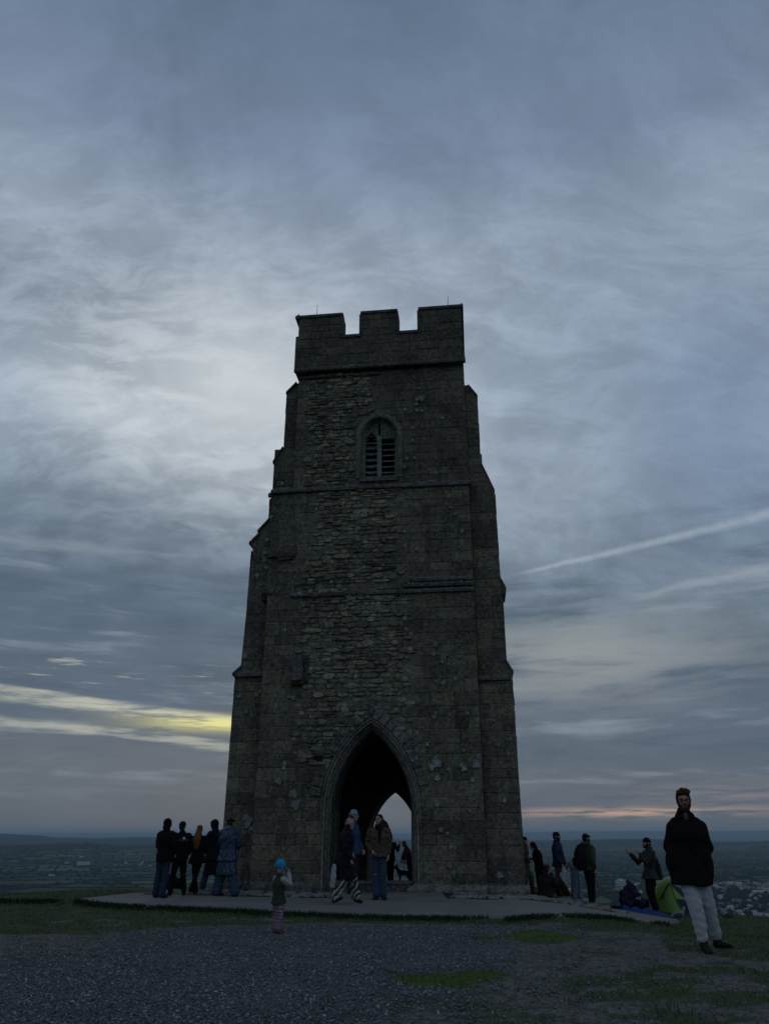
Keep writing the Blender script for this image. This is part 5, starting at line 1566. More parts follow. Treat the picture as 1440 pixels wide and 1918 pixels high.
DP = dict(P=(0, 0, .93), C=(0, .01, 1.28), N=(0, .02, 1.47), H=(0, -.005, 1.63),
          SL=(.175, .01, 1.41), SR=(-.175, .01, 1.41), EL=(.24, .04, 1.13), ER=(-.24, .04, 1.13), WL=(.25, -.04, .89), WR=(-.25, -.04, .89),
          KL=(.105, -.015, .50), KR=(-.105, -.015, .50), AL=(.115, .02, .09), AR=(-.115, .02, .09), TL=12, TR=-12, PL=0, PR=0, yaw=0, pitch=0, roll=0)
def vv(*a): return Vector(a)
class Fig:
    def __init__(s, label, px, py, top=None, h=None, heading=0, pose=None, z=None, D=None, group=None):
        if D is None:
            x, y = on_ground(px, py)
        else:
            d = ray(px, py); y = D; x = d[0] / d[1] * D
        zz = gz1(x, y) if z is None else z
        if float(apf(x)) < y < float(apb(x)) and abs(x) < 6.3 and z is None: zz = float(apron_top(x, y))
        d = ray(px, top) if top else None
        if h is None: h = CAMZ + d[2] / d[1] * y - zz
        s.h = h; s.s = h / 1.755
        s.root = empty('person', (x, y, zz), math.radians(heading)); s.root.scale = (s.s,) * 3
        tag(s.root, label, 'person', group)
        s.p = {k: (Vector(v) if isinstance(v, tuple) else v) for k, v in DP.items()}
        for k, v in (pose or {}).items(): s.p[k] = Vector(v) if isinstance(v, tuple) else v
        if 'hips' not in s.p: s.p['hips'] = 0
        s.vox = .0125
        print('person h=%.2f at %.1f,%.1f,%.2f :' % (h, x, y, zz), label[:50])
    def hr(s):
        from mathutils import Euler
        return Euler((math.radians(s.p['pitch']), math.radians(s.p['roll']), math.radians(s.p['yaw'])), 'XYZ').to_matrix().to_4x4()
    def hp(s, x, y, z): return s.p['H'] + s.hr() @ Vector((x, y, z))
    def body(s, mat=None, fingers=True, curl=.5, fist=False):
        p = s.p; mb = MB(); R_ = s.hr()
        def e(c_, r_, su=14, sv=10): mb.ell(tuple(s.hp(*c_)), r_, R_, su, sv)
        e((0, .015, .03), (.074, .092, .088), 18, 14); e((0, -.018, -.03), (.058, .068, .078)); e((0, -.055, -.082), (.030, .028, .024)); e((0, -.075, .040), (.050, .018, .013)); e((0, -.084, -.050), (.024, .012, .011))
        e((.036, -.062, -.012), (.024, .022, .022)); e((-.036, -.062, -.012), (.024, .022, .022))
        mb.tube([s.hp(0, -.082, .028), s.hp(0, -.104, -.012)], [.010, .015], 8)
        for sx in (-1, 1): e((sx * .078, .012, .0), (.011, .022, .032), 8, 6)
        mb.tube([p['N'] - vv(0, 0, .06), s.hp(0, .02, -.06)], [.062, .056], 12)
        mb.tube([p['P'] - vv(0, 0, .04), (p['P'] + p['C']) / 2, p['C'], p['N'] - vv(0, 0, .05)], [(.13, .09), (.115, .085), (.14, .095), (.10, .06)], 14)
        for S_, E_, W_ in (('SL', 'EL', 'WL'), ('SR', 'ER', 'WR')):
            mb.tube([p['N'] * .4 + p[S_] * .6 - vv(0, 0, .02), p[S_]], [.05, .05], 10)
            mb.tube([p[S_], (p[S_] + p[E_]) / 2, p[E_]], [.050, .046, .038], 10); mb.tube([p[E_], (p[E_] * .6 + p[W_] * .4), p[W_]], [.038, .038, .026], 10)
            d = (p[W_] - p[E_]).normalized()
            side = Vector((1, 0, 0)) if S_ == 'SL' else Vector((-1, 0, 0))
            up = d.cross(side)
            if up.length < .2: side = Vector((0, -1, 0)); up = d.cross(side)
            up.normalize(); w = up.cross(d).normalized()       # w: across thickness, up: across palm
            pc = p[W_] + d * .055
            mb.tube([p[W_] + d * .01, pc, p[W_] + d * .095], [.026, .030, .030], 8)
            if fingers:
                for i, ln_ in enumerate((.062, .072, .068, .052)):
                    b0 = p[W_] + d * .085 + up * (.033 - .022 * i)
                    b1 = b0 + d * ln_ * .55 - w * ln_ * .2; b2 = b1 + d * ln_ * (.6 - .4 * curl) - w * ln_ * curl * .8
                    mb.tube([b0, b1, b2], [.0105, .0100, .0088], 6)
                mb.tube([p[W_] + d * .035 + up * .022, p[W_] + d * .06 + up * .052, p[W_] + d * .085 + up * .058 - w * .012], [.013, .012, .0095], 6)
        for K_, A_, sx in (('KL', 'AL', 1), ('KR', 'AR', -1)):
            hip = p['P'] + vv(sx * .085, 0, -.03)
            mb.tube([hip, (hip + p[K_]) / 2, p[K_]], [.080, .070, .052], 10); mb.tube([p[K_], p[K_] * .65 + p[A_] * .35, p[A_]], [.050, .052, .036], 10)
            s.foot(mb, K_[1], .8)
        return fuse(mb, 'body', mat or M_SKIN, s.root, s.vox, 2)
    def foot(s, mb, side, k=1.0, heel=0.0):
        A_ = s.p['A' + side]; a = math.radians(s.p['T' + side]); pt = math.radians(s.p['P' + side])
        def q(y, z, x=0):
            y2 = y * math.cos(pt) - z * math.sin(pt); z2 = y * math.sin(pt) + z * math.cos(pt)
            return A_ + Vector((x * math.cos(a) - y2 * -math.sin(-a) * -1, 0, 0)) * 0 + Vector((-y2 * math.sin(a) + x * math.cos(a), y2 * math.cos(a) + x * math.sin(a), z2))
        mb.tube([q(.035, -.045), q(-.04, -.045), q(-.11, -.055), q(-.165, -.062)], [(.034 * k, .040 * k), (.040 * k, .042 * k), (.044 * k, .032 * k), (.036 * k, .024 * k)], 10)
        mb.tube([q(0, .02), q(0, -.04)], [.042 * k, .042 * k], 10)
    def shoes(s, mat, name='boots', shaft=.0, k=1.12):
        # one mesh each
        for side in 'LR':
            mb = MB(); s.foot(mb, side, k)
            if shaft:
                A_, K_ = s.p['A' + side], s.p['K' + side]; t_ = A_ + (K_ - A_).normalized() * shaft
                mb.tube([A_, t_], [.052, .058], 10)
            fuse(mb, name, mat, s.root, .010, 2, .0015, 30)
    def trousers(s, mat, hip=.115, thigh=.092, knee=.072, ank=.060, wr=.005, low=.0, name='trousers', wide_hem=None):
        p = s.p; mb = MB()
        mb.ell(tuple(p['P'] + vv(0, .0, -.02)), (.155, .115, .12), None, 14, 10)
        for K_, A_, sx in (('KL', 'AL', 1), ('KR', 'AR', -1)):
            h_ = p['P'] + vv(sx * .075, 0, -.05)
            A2 = p[A_] + (p[K_] - p[A_]).normalized() * low
            mb.tube([h_, (h_ + p[K_]) / 2, p[K_], (p[K_] + A2) / 2, A2], [hip * .95, thigh, knee, (knee + ank) / 2 * 1.02, wide_hem or ank], 12)
        return fuse(mb, name, mat, s.root, s.vox, 2, wr, 12, seed=rnd.random() * 9, stretch=(1, 1, 1.5))
    def jacket(s, mat, length=.12, flare=.0, bulk=1.0, collar=.07, wr=.006, name='jacket', sleeves=True, hood=None, ws=9, extra=()):
        p = s.p; mb = MB(); k = bulk
        ax = (p['C'] - p['P']).normalized()
        down = (ax * .35 + vv(0, 0, .65)).normalized()
        hem = p['P'] - down * length
        pts = [hem, hem + (p['P'] - hem) * .5 + vv(0, 0, .01), p['P'] + ax * .10, p['P'] + ax * .22, p['C'] + ax * .0, p['N'] - vv(0, 0, .075), p['N'] - vv(0, 0, .02), p['N'] + vv(0, 0, .03)]
        rad = [((.185 + flare) * k, (.150 + flare) * k), ((.183 + flare * .6) * k, (.145 + flare * .6) * k), (.170 * k, .130 * k), (.172 * k, .130 * k), (.198 * k, .140 * k), (.165 * k, .105 * k), (.105, .085), (collar + .012, collar + .012)]
        mb.tube(pts, rad, 18, flat0=True)
        if sleeves:
            for S_, E_, W_ in (('SL', 'EL', 'WL'), ('SR', 'ER', 'WR')):
                mb.tube([p['N'] * .45 + p[S_] * .55 - vv(0, 0, .04), p[S_]], [.075 * k, .074 * k], 10)
                mb.tube([p[S_], (p[S_] + p[E_]) / 2, p[E_], (p[E_] + p[W_]) / 2, p[W_] * .93 + p[E_] * .07 + vv(0, 0, .01)], [.076 * k, .070 * k, .061 * k, .056 * k, .046 * k], 12)
        for c_, r_ in extra: mb.ell(c_, r_, None, 14, 10)
        if hood == 'down': mb.ell(tuple(p['N'] + vv(0, .09, .02)), (.11, .07, .06), None, 12, 8)
        return fuse(mb, name, mat, s.root, s.vox, 3, wr, ws, seed=rnd.random() * 9, stretch=(1, 1, .8))
    def skirt(s, mat, z0, z1, r0, r1, name='coat_skirt', ctr=None, wr=.006):
        mb = MB(); p = s.p; c0 = ctr or vv(p['P'].x, p['P'].y, 0)
        a = vv(p['P'].x, p['P'].y, z0); b_ = vv(c0.x, c0.y, z1)
        mb.tube([b_, (a + b_) / 2, a], [r1, ((r0[0] + r1[0]) / 2, (r0[1] + r1[1]) / 2), r0], 18, flat0=True)
        return fuse(mb, name, mat, s.root, s.vox, 2, wr, 8, seed=rnd.random() * 9, stretch=(2, 2, .5))
    def hood(s, mat, back=.02, k=1.0, point=.0):
        mb = MB(); R_ = s.hr()
        mb.ell(tuple(s.hp(0, .028 + back, .030)), (.103 * k, .112 * k, .118 * k), R_, 16, 12)
        mb.ell(tuple(s.hp(0, .05 + back, -.07)), (.095 * k, .085 * k, .08 * k), R_, 14, 10)
        if point: mb.ell(tuple(s.hp(0, .03 - point, .07)), (.075, .10, .06), R_, 12, 8)
        return fuse(mb, 'hood', mat, s.root, .010, 3, .003, 16)
    def dome(s, mb, c_, r_, zcut, su=16, sv=12):
        V = []; 
        m2 = MB(); m2.ell((0, 0, 0), r_, None, su, sv); V, F = m2.arrays()
        V = V + np.array(c_); V[:, 2] = np.maximum(V[:, 2], zcut)
        R_ = s.hr(); V = V @ np.array(R_.to_3x3()).T + np.array(s.p['H'])
        mb.add(V, F)
    def beanie(s, mat, tall=0.0, name='hat', zc=.018):
        mb = MB(); s.dome(mb, (0, .014, .038), (.088, .106, .098 + tall), zc)
        s.dome(mb, (0, .014, .045), (.094, .112, .040), zc - .005)
        return fuse(mb, name, mat, s.root, .009, 2, .002, 25)
    def hair(s, mat, kind='short'):
        mb = MB(); R_ = s.hr()
        def e(c_, r_): mb.ell(tuple(s.hp(*c_)), r_, R_, 12, 10)
        e((0, .028, .048), (.083, .094, .086)); e((0, .050, -.01), (.078, .066, .085))
        if kind == 'long_back':
            pts = [s.hp(0, .06, -.02), s.p['N'] + vv(0, .10, .02), s.p['N'] + vv(.01, .13, -.12), s.p['N'] + vv(.05, .12, -.30)]
            mb.tube(pts, [(.085, .06), (.10, .055), (.115, .05), (.10, .03)], 14)
            for i in range(9):
                x_ = -.09 + .022 * i
                mb.tube([s.hp(x_ * .6, .10, .0), s.p['N'] + vv(x_ * 1.1, .165, -.08), s.p['N'] + vv(x_ + .03 + rnd.uniform(-.02, .02), .155, -.30 + rnd.uniform(-.06, .04))], [.016, .020, .008], 6)
        if kind == 'blown':
            for i in range(15):
                f = i / 14; z_ = .06 - .22 * f
                a = s.hp(.045, .02, .05 - .1 * f); b_ = a + vv(.08 + .05 * rnd.random(), .03, -.10 - .05 * f); c_ = b_ + vv(.03 + .09 * rnd.random(), .02, -.10 - .12 * rnd.random())
                mb.tube([a, b_, c_, c_ + vv(rnd.uniform(-.03, .06), 0, -.05)], [.030, .022, .013, .005], 6)
            mb.tube([s.hp(-.06, .03, -.02), s.p['N'] + vv(-.07, .02, -.03)], [.030, .018], 8)
            mb.tube([s.hp(.06, .02, -.02), s.p['N'] + vv(.09, -.06, -.10), s.p['N'] + vv(.09, -.10, -.25)], [.038, .034, .010], 8)
        if kind == 'quiff':
            for i in range(90):
                a_ = rnd.uniform(-.068, .068); y_ = rnd.uniform(-.075, .06)
                mb.tube([s.hp(a_, y_, .095), s.hp(a_ * 1.05 + rnd.uniform(0, .015), y_ - .008 + rnd.uniform(-.01, .01), .122 + .034 * (1 - (abs(a_) / .07) ** 2) + rnd.uniform(-.008, .010) - max(y_, 0) * .5)], [.018, .008], 5)
            for sx in (-1, 1): e((sx * .072, .01, .035), (.016, .05, .05))
        return fuse(mb, 'hair', mat, s.root, .0075, 1, .002, 40)
    def face(s, beard=None, glasses=False, brows=M_HAIRDK, lips=True):
        mb = MB(); R_ = s.hr()
        for sx in (-1, 1):
            mb.ell(tuple(s.hp(sx * .031, -.083, .014)), (.012, .006, .0065), R_, 8, 6)
        mb.build('eyes', M_EYE, s.root, True)
        mb = MB()
        for sx in (-1, 1): mb.tube([s.hp(sx * .014, -.094, .034), s.hp(sx * .034, -.092, .040), s.hp(sx * .052, -.080, .034)], [.004, .005, .003], 6)
        mb.build('eyebrows', brows, s.root, True)
        if lips:
            mb = MB(); mb.tube([s.hp(-.022, -.090, -.047), s.hp(0, -.098, -.049), s.hp(.022, -.090, -.047)], [.004, .006, .004], 6)
            mb.build('lips', fabric('lip', (.28, .10, .09)), s.root, True)
        if beard:
            mb = MB()
            def e(c_, r_): mb.ell(tuple(s.hp(*c_)), r_, R_, 12, 10)
            e((0, -.058, -.085), (.046, .040, .036)); e((.042, -.035, -.055), (.026, .045, .045)); e((-.042, -.035, -.055), (.026, .045, .045)); e((0, -.090, -.034), (.030, .012, .008)); e((.066, -.005, -.02), (.014, .028, .05)); e((-.066, -.005, -.02), (.014, .028, .05))
            fuse(mb, 'beard', beard, s.root, .007, 1, .0025, 60)
        if glasses:
            mb = MB()
            for sx in (-1, 1):
                cc = [(sx * .034 + .026 * math.cos(t_), -.103, .012 + .018 * math.sin(t_)) for t_ in np.linspace(0, 2 * math.pi, 13)]
                mb.tube([s.hp(*c_) for c_ in cc], [.003] * 13, 5)
                mb.tube([s.hp(sx * .060, -.100, .016), s.hp(sx * .082, 0, .010)], [.003, .003], 5)
            mb.tube([s.hp(-.010, -.104, .016), s.hp(.010, -.104, .016)], [.003, .003], 5)
            mb.build('glasses', M_FRAME, s.root)
    def w(s, *a):
        v = Vector(a) * s.s; v.rotate(Quaternion((0, 0, 1), s.root.rotation_euler.z)); return v + s.root.location

def bag_obj(name, loc, rz=0): return empty(name, tuple(loc), rz)

# --- the man in the black coat, right foreground
f = Fig('bearded man in glasses, black coat and pale jeans walking towards us, hands in pockets', 1333, 1784, 1483, heading=-14,
        pose=dict(P=(-.11, 0, .93), C=(-.095, .0, 1.26), N=(-.085, .01, 1.465), H=(-.08, -.02, 1.635), SL=(.065, .0, 1.35), SR=(-.240, .0, 1.345), EL=(.130, .05, 1.10), WL=(.03, .0, .93), ER=(-.325, .05, 1.10), WR=(-.25, .0, .94),
                  KL=(.03, .03, .51), AL=(.095, .15, .11), KR=(-.12, -.09, .50), AR=(-.085, -.10, .09), TL=45, TR=14, PL=-6, yaw=-2, pitch=3))
f.vox = .010
f.body(); f.trousers(M_PALEJEANS, .118, .104, .088, .066, .0045, .05); f.shoes(M_LEATHER, 'boots', .13)
f.jacket(M_BLACK, .22, .035, 1.08, .085, .008, 'coat', extra=(((.065, 0, .93), (.10, .12, .22)), ((-.285, 0, .94), (.10, .12, .22)), ((-.01, .01, 1.40), (.10, .09, .07)), ((-.165, .01, 1.40), (.10, .09, .07))))
mb = MB(); p = f.p
mb.tube([p['N'] + vv(-.02, -.01, -.02), p['N'] + vv(-.015, -.01, .055)], [.085, .078], 14); mb.ell(tuple(p['N'] + vv(.065, -.07, -.03)), (.05, .03, .08), None, 10, 8); mb.ell(tuple(p['N'] + vv(-.085, -.06, -.03)), (.05, .03, .08), None, 10, 8)
fuse(mb, 'collar', M_BLACK, f.root, .009, 1)
mb = MB(); mb.ell(tuple(p['N'] + vv(.0, -.085, .0)), (.032, .02, .055), None, 10, 8); fuse(mb, 'scarf', fabric('grey_knit', (.10, .10, .10)), f.root, .008, 1)
for k_ in range(4):
    mb = MB(); mb.ell((-.095 - .003 * k_, -.168, 1.28 - .13 * k_), (.013, .006, .013), None, 8, 6); mb.build('button', M_LEATHER, f.root, True)
f.hair(M_HAIRBR, 'quiff'); f.face(M_REDBR, True, M_HAIRBR)

# --- the child
f = Fig('small child in bright blue hat, dark green vest and plaid trousers, hands at face', 519, 1750, 1609, heading=128,
        pose=dict(P=(0, 0, .80), C=(0, .02, 1.14), N=(0, .02, 1.34), H=(0, -.02, 1.575), SL=(.19, .01, 1.27), SR=(-.19, .01, 1.27), EL=(.27, -.20, 1.20), WL=(.07, -.22, 1.44), ER=(-.26, -.16, 1.12), WR=(-.07, -.22, 1.42),
                  KL=(.095, -.02, .43), KR=(-.095, .01, .43), AL=(.10, .0, .09), AR=(-.10, .07, .09), pitch=8))
f.vox = .014
# childlike head: bigger
f.body(); f.trousers(M_PLAID, .125, .115, .095, .085, .006, .03); f.shoes(M_BROWNL, 'boots', .12, 1.35)
f.jacket(M_GREENV, .10, .03, 1.10, .085, .008, 'vest', sleeves=False)
mb = MB(); p = f.p
for S_, E_, W_ in (('SL', 'EL', 'WL'), ('SR', 'ER', 'WR')):
    mb.tube([p[S_], (p[S_] + p[E_]) / 2, p[E_], (p[E_] + p[W_]) / 2, p[W_] * .9 + p[E_] * .1], [.085, .085, .082, .07, .055], 12)
fuse(mb, 'sleeves', M_GREYP, f.root, .012, 2, .006, 14)
mb = MB(); f.dome(mb, (0, .02, .03), (.128, .142, .145), -.035); mb.tube([f.hp(.09, .0, -.03), f.hp(.10, -.01, -.13)], [.03, .015], 8); mb.tube([f.hp(-.09, .02, -.03), f.hp(-.10, .01, -.14)], [.035, .018], 8)
fuse(mb, 'hat', M_BLUEHAT, f.root, .011, 2, .003, 22)
f.face()
mb = MB(); mb.tube([p['WR'] + vv(-.03, -.02, .0), p['WR'] + vv(.05, -.03, .05)], [.03, .02], 8); fuse(mb, 'mitten', fabric('pink_wool', (.45, .18, .20)), f.root, .010, 1)

# --- left group
f = Fig('hooded person in black jacket and dark blue jeans, leftmost of the left group', 300, 1687, 1535, heading=158,
        pose=dict(KL=(.12, -.02, .50), AL=(.13, .05, .09), KR=(-.09, .02, .50), AR=(-.08, .06, .09), EL=(.23, -.02, 1.13), WL=(.14, -.16, 1.02), EL_=0, ER=(-.25, .03, 1.14), WR=(-.20, -.12, .97), H=(0, -.03, 1.63), pitch=6))
f.body(fingers=False); f.trousers(M_DKJEANS, .125, .105, .09, .08, .008); f.shoes(M_LEATHER); f.jacket(M_BLACK, .14, .0, 1.22, .085, .008); f.hood(M_BLACK)
f = Fig('person in a black jacket with a round white emblem on its back', 330, 1682, 1539, heading=206,
        pose=dict(KL=(.13, .0, .50), AL=(.17, .02, .09), KR=(-.12, .0, .50), AR=(-.17, .04, .09), EL=(.25, -.06, 1.14), WL=(.10, -.20, 1.08), yaw=-40, ER=(-.27, .02, 1.14), WR=(-.22, -.08, .93)))
f.body(fingers=False); f.trousers(M_BLACK, .115, .095, .075, .068, .006); f.shoes(M_LEATHER, 'boots', .12); f.jacket(M_BLACK, .10, .0, 1.14, .07, .006)
f.hair(M_HAIRDK); f.beanie(M_BLACK, 0, 'hat'); f.face()
mb = MB(); n = 16; mb.add([(0, 0, 0)] + [(math.cos(i * 6.283 / n) * .034, 0, math.sin(i * 6.283 / n) * .034) for i in range(n)] + [(math.cos(i * 6.283 / n) * .035, -.012, math.sin(i * 6.283 / n) * .035) for i in range(n)],
       [(0, 1 + (i + 1) % n, 1 + i) for i in range(n)] + [(1 + i, 1 + (i + 1) % n, 1 + n + (i + 1) % n, 1 + n + i) for i in range(n)])
o = mb.build('emblem', plain('emblem_white', (.62, .62, .66)), f.root); o.location = (-.02, .182, 1.345)
mb = MB()
for i in range(9):
    a_ = math.pi * (.12 + .76 * i / 8); x_ = math.cos(a_) * -.115; z_ = -.035 - .03 * math.sin(a_) * -1 * .2 + (.02 if i % 2 else 0)
    mb.box(x_ - .006, x_ + .006, -.002, .004, z_ - .014 + abs(x_) * .25, z_ + .004 + abs(x_) * .25)
o = mb.build('printed_marks', plain('print_white', (.30, .30, .34)), f.root); o.location = (-.02, .180, 1.31)
f = Fig('woman with long loose auburn hair, short black coat and black trousers, back turned', 364, 1679, 1546, heading=172,
        pose=dict(KL=(.06, -.02, .50), AL=(.0, .02, .09), KR=(-.05, .03, .50), AR=(.07, .04, .09), P=(0, 0, .93), EL=(.25, -.04, 1.13), WL=(.14, -.17, 1.04), ER=(-.25, -.04, 1.13), WR=(-.13, -.17, 1.04), KL_=0))
f.p['AL'] = vv(.02, .0, .09); f.p['AR'] = vv(-.12, .06, .09) if False else vv(.10, .05, .09)
f.p['KL'] = vv(.07, -.03, .5); f.p['KR'] = vv(-.02, .04, .5); f.p['AL'] = vv(-.02, -.02, .09)
f.body(fingers=False); f.trousers(M_BLACK, .11, .085, .062, .058, .004, 0, wide_hem=.072); f.shoes(M_LEATHER); f.jacket(M_BLACK, .16, .06, 1.06, .07, .007, 'coat'); f.hair(M_HAIRRED, 'long_back')
f = Fig('person in a long dark hooded coat half hidden behind the patterned coat', 393, 1676, 1536, heading=-122,
        pose=dict(KL=(.08, -.12, .50), AL=(.08, -.20, .09), KR=(-.10, .08, .50), AR=(-.10, .24, .10), EL=(.24, -.10, 1.14), WL=(.14, -.26, 1.05), ER=(-.26, .02, 1.12), WR=(-.20, -.10, .95), H=(0, -.05, 1.62), C=(0, -.02, 1.28), PR=10))
f.body(fingers=False); f.trousers(M_JEANS, .11, .09, .08, .085, .006); f.shoes(M_LEATHER); f.jacket(M_NAVYBLACK, .18, .03, 1.12, .08, .007, 'coat'); f.skirt(M_NAVYBLACK, .90, .42, (.19, .16), (.22, .20)); f.hood(M_NAVYBLACK, 0, 1.05, .05)
f = Fig('person in a long blue patterned coat and wide blue jeans beside the tower', 421, 1684, 1531, heading=160,
        pose=dict(KL=(.15, .0, .50), AL=(.23, .02, .09), KR=(-.13, .0, .50), AR=(-.27, .02, .09), TL=-40, TR=40, EL=(.27, -.08, 1.12), WL=(.18, -.22, 1.02), ER=(-.26, -.08, 1.12), WR=(-.16, -.20, 1.05), H=(.02, -.06, 1.61), pitch=14))
f.body(fingers=False); f.trousers(M_JEANS, .13, .12, .115, .115, .010, 0, wide_hem=.125); f.shoes(M_NAVY, k=1.2); f.jacket(M_FOIL, .15, .04, 1.20, .085, .008, 'coat'); f.skirt(M_FOIL, .92, .47, (.22, .18), (.27, .22)); f.hair(M_HAIRDK); f.beanie(M_BLACK)
# low black bag on the ground among their feet
x, y = on_ground(320, 1672)
b_ = empty('shoulder_bag', (x, y, float(apron_top(x, y)))); tag(b_, 'low black bag lying on the paving between the feet of the left group', 'bag')
mb = MB(); mb.tube([(-.22, 0, .14), (.22, 0, .14)], [(.10, .13), (.10, .13)], 12); fuse(mb, 'pouch', M_BLACK, b_, .012, 2, .01, 10)
mb = MB(); mb.tube([(-.15, 0, .2), (-.06, 0, .32), (.06, 0, .32), (.15, 0, .2)], [.012] * 4, 6); mb.build('strap', M_BLACK, b_, True)

# --- people at the arch
f = Fig('person in pink knitted hat, long navy coat and zebra striped trousers striding past the arch', 645, 1699, 1534, heading=112,
        pose=dict(P=(0, .02, .92), C=(0, -.02, 1.27), N=(0, -.05, 1.46), H=(0, -.10, 1.615), KL=(.08, -.22, .52), AL=(.07, -.30, .12), KR=(-.09, .05, .50), AR=(-.10, .28, .13), PL=14, PR=-22, EL=(.24, .02, 1.13), WL=(.20, -.16, .95), ER=(-.24, .08, 1.13), WR=(-.24, -.04, .90), pitch=4, yaw=8))
f.body(fingers=False); f.trousers(M_ZEBRA, .12, .105, .10, .10, .006, .02, wide_hem=.11); f.shoes(M_LEATHER, k=1.25)
f.jacket(M_NAVYBLACK, .15, .03, 1.22, .085, .012, 'coat', ws=14); f.skirt(M_NAVYBLACK, .92, .52, (.21, .20), (.24, .27), wr=.010); f.beanie(M_PINKHAT, .02, zc=.0); f.hair(M_HAIRDK); f.face()
mb = MB()
for i in range(8): mb.tube([f.hp(rnd.uniform(-.04, .05), .08, -.02), f.p['N'] + vv(rnd.uniform(-.06, .06), .13, -.04), f.p['N'] + vv(rnd.uniform(-.05, .07), .17, -.22 + rnd.uniform(-.05, .05))], [.02, .018, .006], 6)
fuse(mb, 'loose_hair', M_HAIRDK, f.root, .008, 1)
w_ = f.w(-.10, .33, .55)
b_ = empty('tote_bag', tuple(w_), f.root.rotation_euler.z); tag(b_, 'slim pale grey bag slung behind the person in the pink hat', 'bag')
mb = MB(); mb.tube([(0, 0, -.18), (0, -.02, .0), (0, -.03, .22)], [(.10, .040), (.12, .045), (.09, .03)], 12); fuse(mb, 'pouch', M_GREYP, b_, .012, 2, .008, 12)
mb = MB(); mb.tube([(0, -.03, .2), (.02, -.10, .45), (.05, -.18, .78)], [.012, .010, .010], 6); mb.build('strap', M_BLACK, b_, True)
f = Fig('tall person in pale blue hat and blue jacket standing in the shadow of the arch', 661, 1668, 1518, heading=75, z=.05, D=20.0,
        pose=dict(EL=(.24, -.02, 1.13), WL=(.18, -.14, .93), yaw=10, ER=(-.24, .03, 1.13)))
f.body(); f.trousers(fabric('dark_grey_cloth', (.035, .036, .036)), .115, .1, .085, .075, .006); f.shoes(M_LEATHER); f.jacket(fabric('dusk_blue_shell', (.045, .085, .17), (.03, .05, .10)), .10, .0, 1.12, .075, .008); f.beanie(M_PALEHAT, .01); f.hair(M_HAIRBR); f.face()
mb = MB(); mb.ell(tuple(f.hp(0, .09, -.03)), (.05, .04, .08), None, 10, 8); fuse(mb, 'ear_flap', M_PALEHAT, f.root, .01, 1)
f = Fig('woman with long dark wind-blown hair, brown fleece jacket and blue jeans before the arch', 709, 1690, 1526, heading=-8,
        pose=dict(P=(.01, 0, .93), KL=(.10, -.03, .50), AL=(.10, .0, .09), KR=(-.07, .0, .50), AR=(-.04, -.02, .09), EL=(.235, .07, 1.13), WL=(.22, -.03, .90), ER=(-.26, .05, 1.14), WR=(-.13, -.12, .99), yaw=-22, TL=25))
f.vox = .011
f.body(); f.trousers(M_JEANS, .108, .092, .085, .08, .006, .02, wide_hem=.095); f.shoes(M_LEATHER, k=1.2); f.jacket(M_BROWNJ, .06, .015, 1.14, .085, .010, ws=16)
mb = MB(); mb.tube([f.p['N'] + vv(0, -.02, -.04), f.p['N'] + vv(0, -.015, .06)], [.10, .085], 14); mb.tube([f.p['N'] + vv(.03, -.12, .0), f.p['N'] + vv(.04, -.165, -.14), f.p['N'] + vv(.045, -.165, -.30)], [.04, .035, .02], 8); fuse(mb, 'scarf', M_BLACK, f.root, .01, 2, .004, 20)
f.hair(M_HAIRDK, 'blown'); f.face()
mb = MB()
for sx in (-1, 1): mb.box(sx * .07 - .035, sx * .07 + .035, -.096, -.088, .50, .515)
mb.build('knee_rips', plain('worn_denim', (.35, .38, .42)), f.root)
f = Fig('person in dark clothes beyond the arch with one forearm raised to the right', 731, 1662, 1564, heading=200, z=-.18, D=29.4,
        pose=dict(EL=(.25, -.05, 1.13), WL=(.18, -.16, .95), ER=(-.34, -.02, 1.14), WR=(-.42, -.06, 1.38), KL=(.08, 0, .5), KR=(-.08, 0, .5), AL=(.07, .02, .09), AR=(-.06, .02, .09)))
f.body(); f.trousers(M_BLACK, .11, .09, .075, .065); f.shoes(M_LEATHER); f.jacket(M_BLACK, .16, .02, 1.05, .07, .006); f.hair(M_HAIRDK)
w_ = f.w(.24, .05, .80); b_ = empty('small_bag', tuple(w_)); tag(b_, 'small lime yellow bag hanging by the silhouetted person beyond the arch', 'bag')
mb = MB(); mb.tube([(0, 0, -.09), (0, 0, 0), (0, 0, .09)], [(.06, .04), (.085, .05), (.05, .03)], 12); fuse(mb, 'pouch', fabric('lime_cloth', (.50, .55, .06)), b_, .01, 2)
mb = MB(); mb.tube([(0, 0, .08), (-.02, 0, .2)], [.008, .008], 6); mb.build('strap', M_BLACK, b_, True)
f = Fig('person in dark coat stooping beyond the arch, half hidden by its right jamb', 768, 1662, 1572, heading=-80, z=-.18, D=29.2,
        pose=dict(C=(0, -.10, 1.25), N=(0, -.17, 1.42), H=(0, -.26, 1.54), SL=(.17, -.14, 1.37), SR=(-.17, -.14, 1.37), EL=(.24, -.26, 1.12), WL=(.2, -.28, .88), ER=(-.22, -.24, 1.10), WR=(-.18, -.32, .90), pitch=20))
f.body(); f.trousers(M_BLACK); f.shoes(M_LEATHER); f.jacket(fabric('dull_pink_brown', (.07, .05, .05)), .2, .04, 1.1, .08); f.hair(M_HAIRBR)
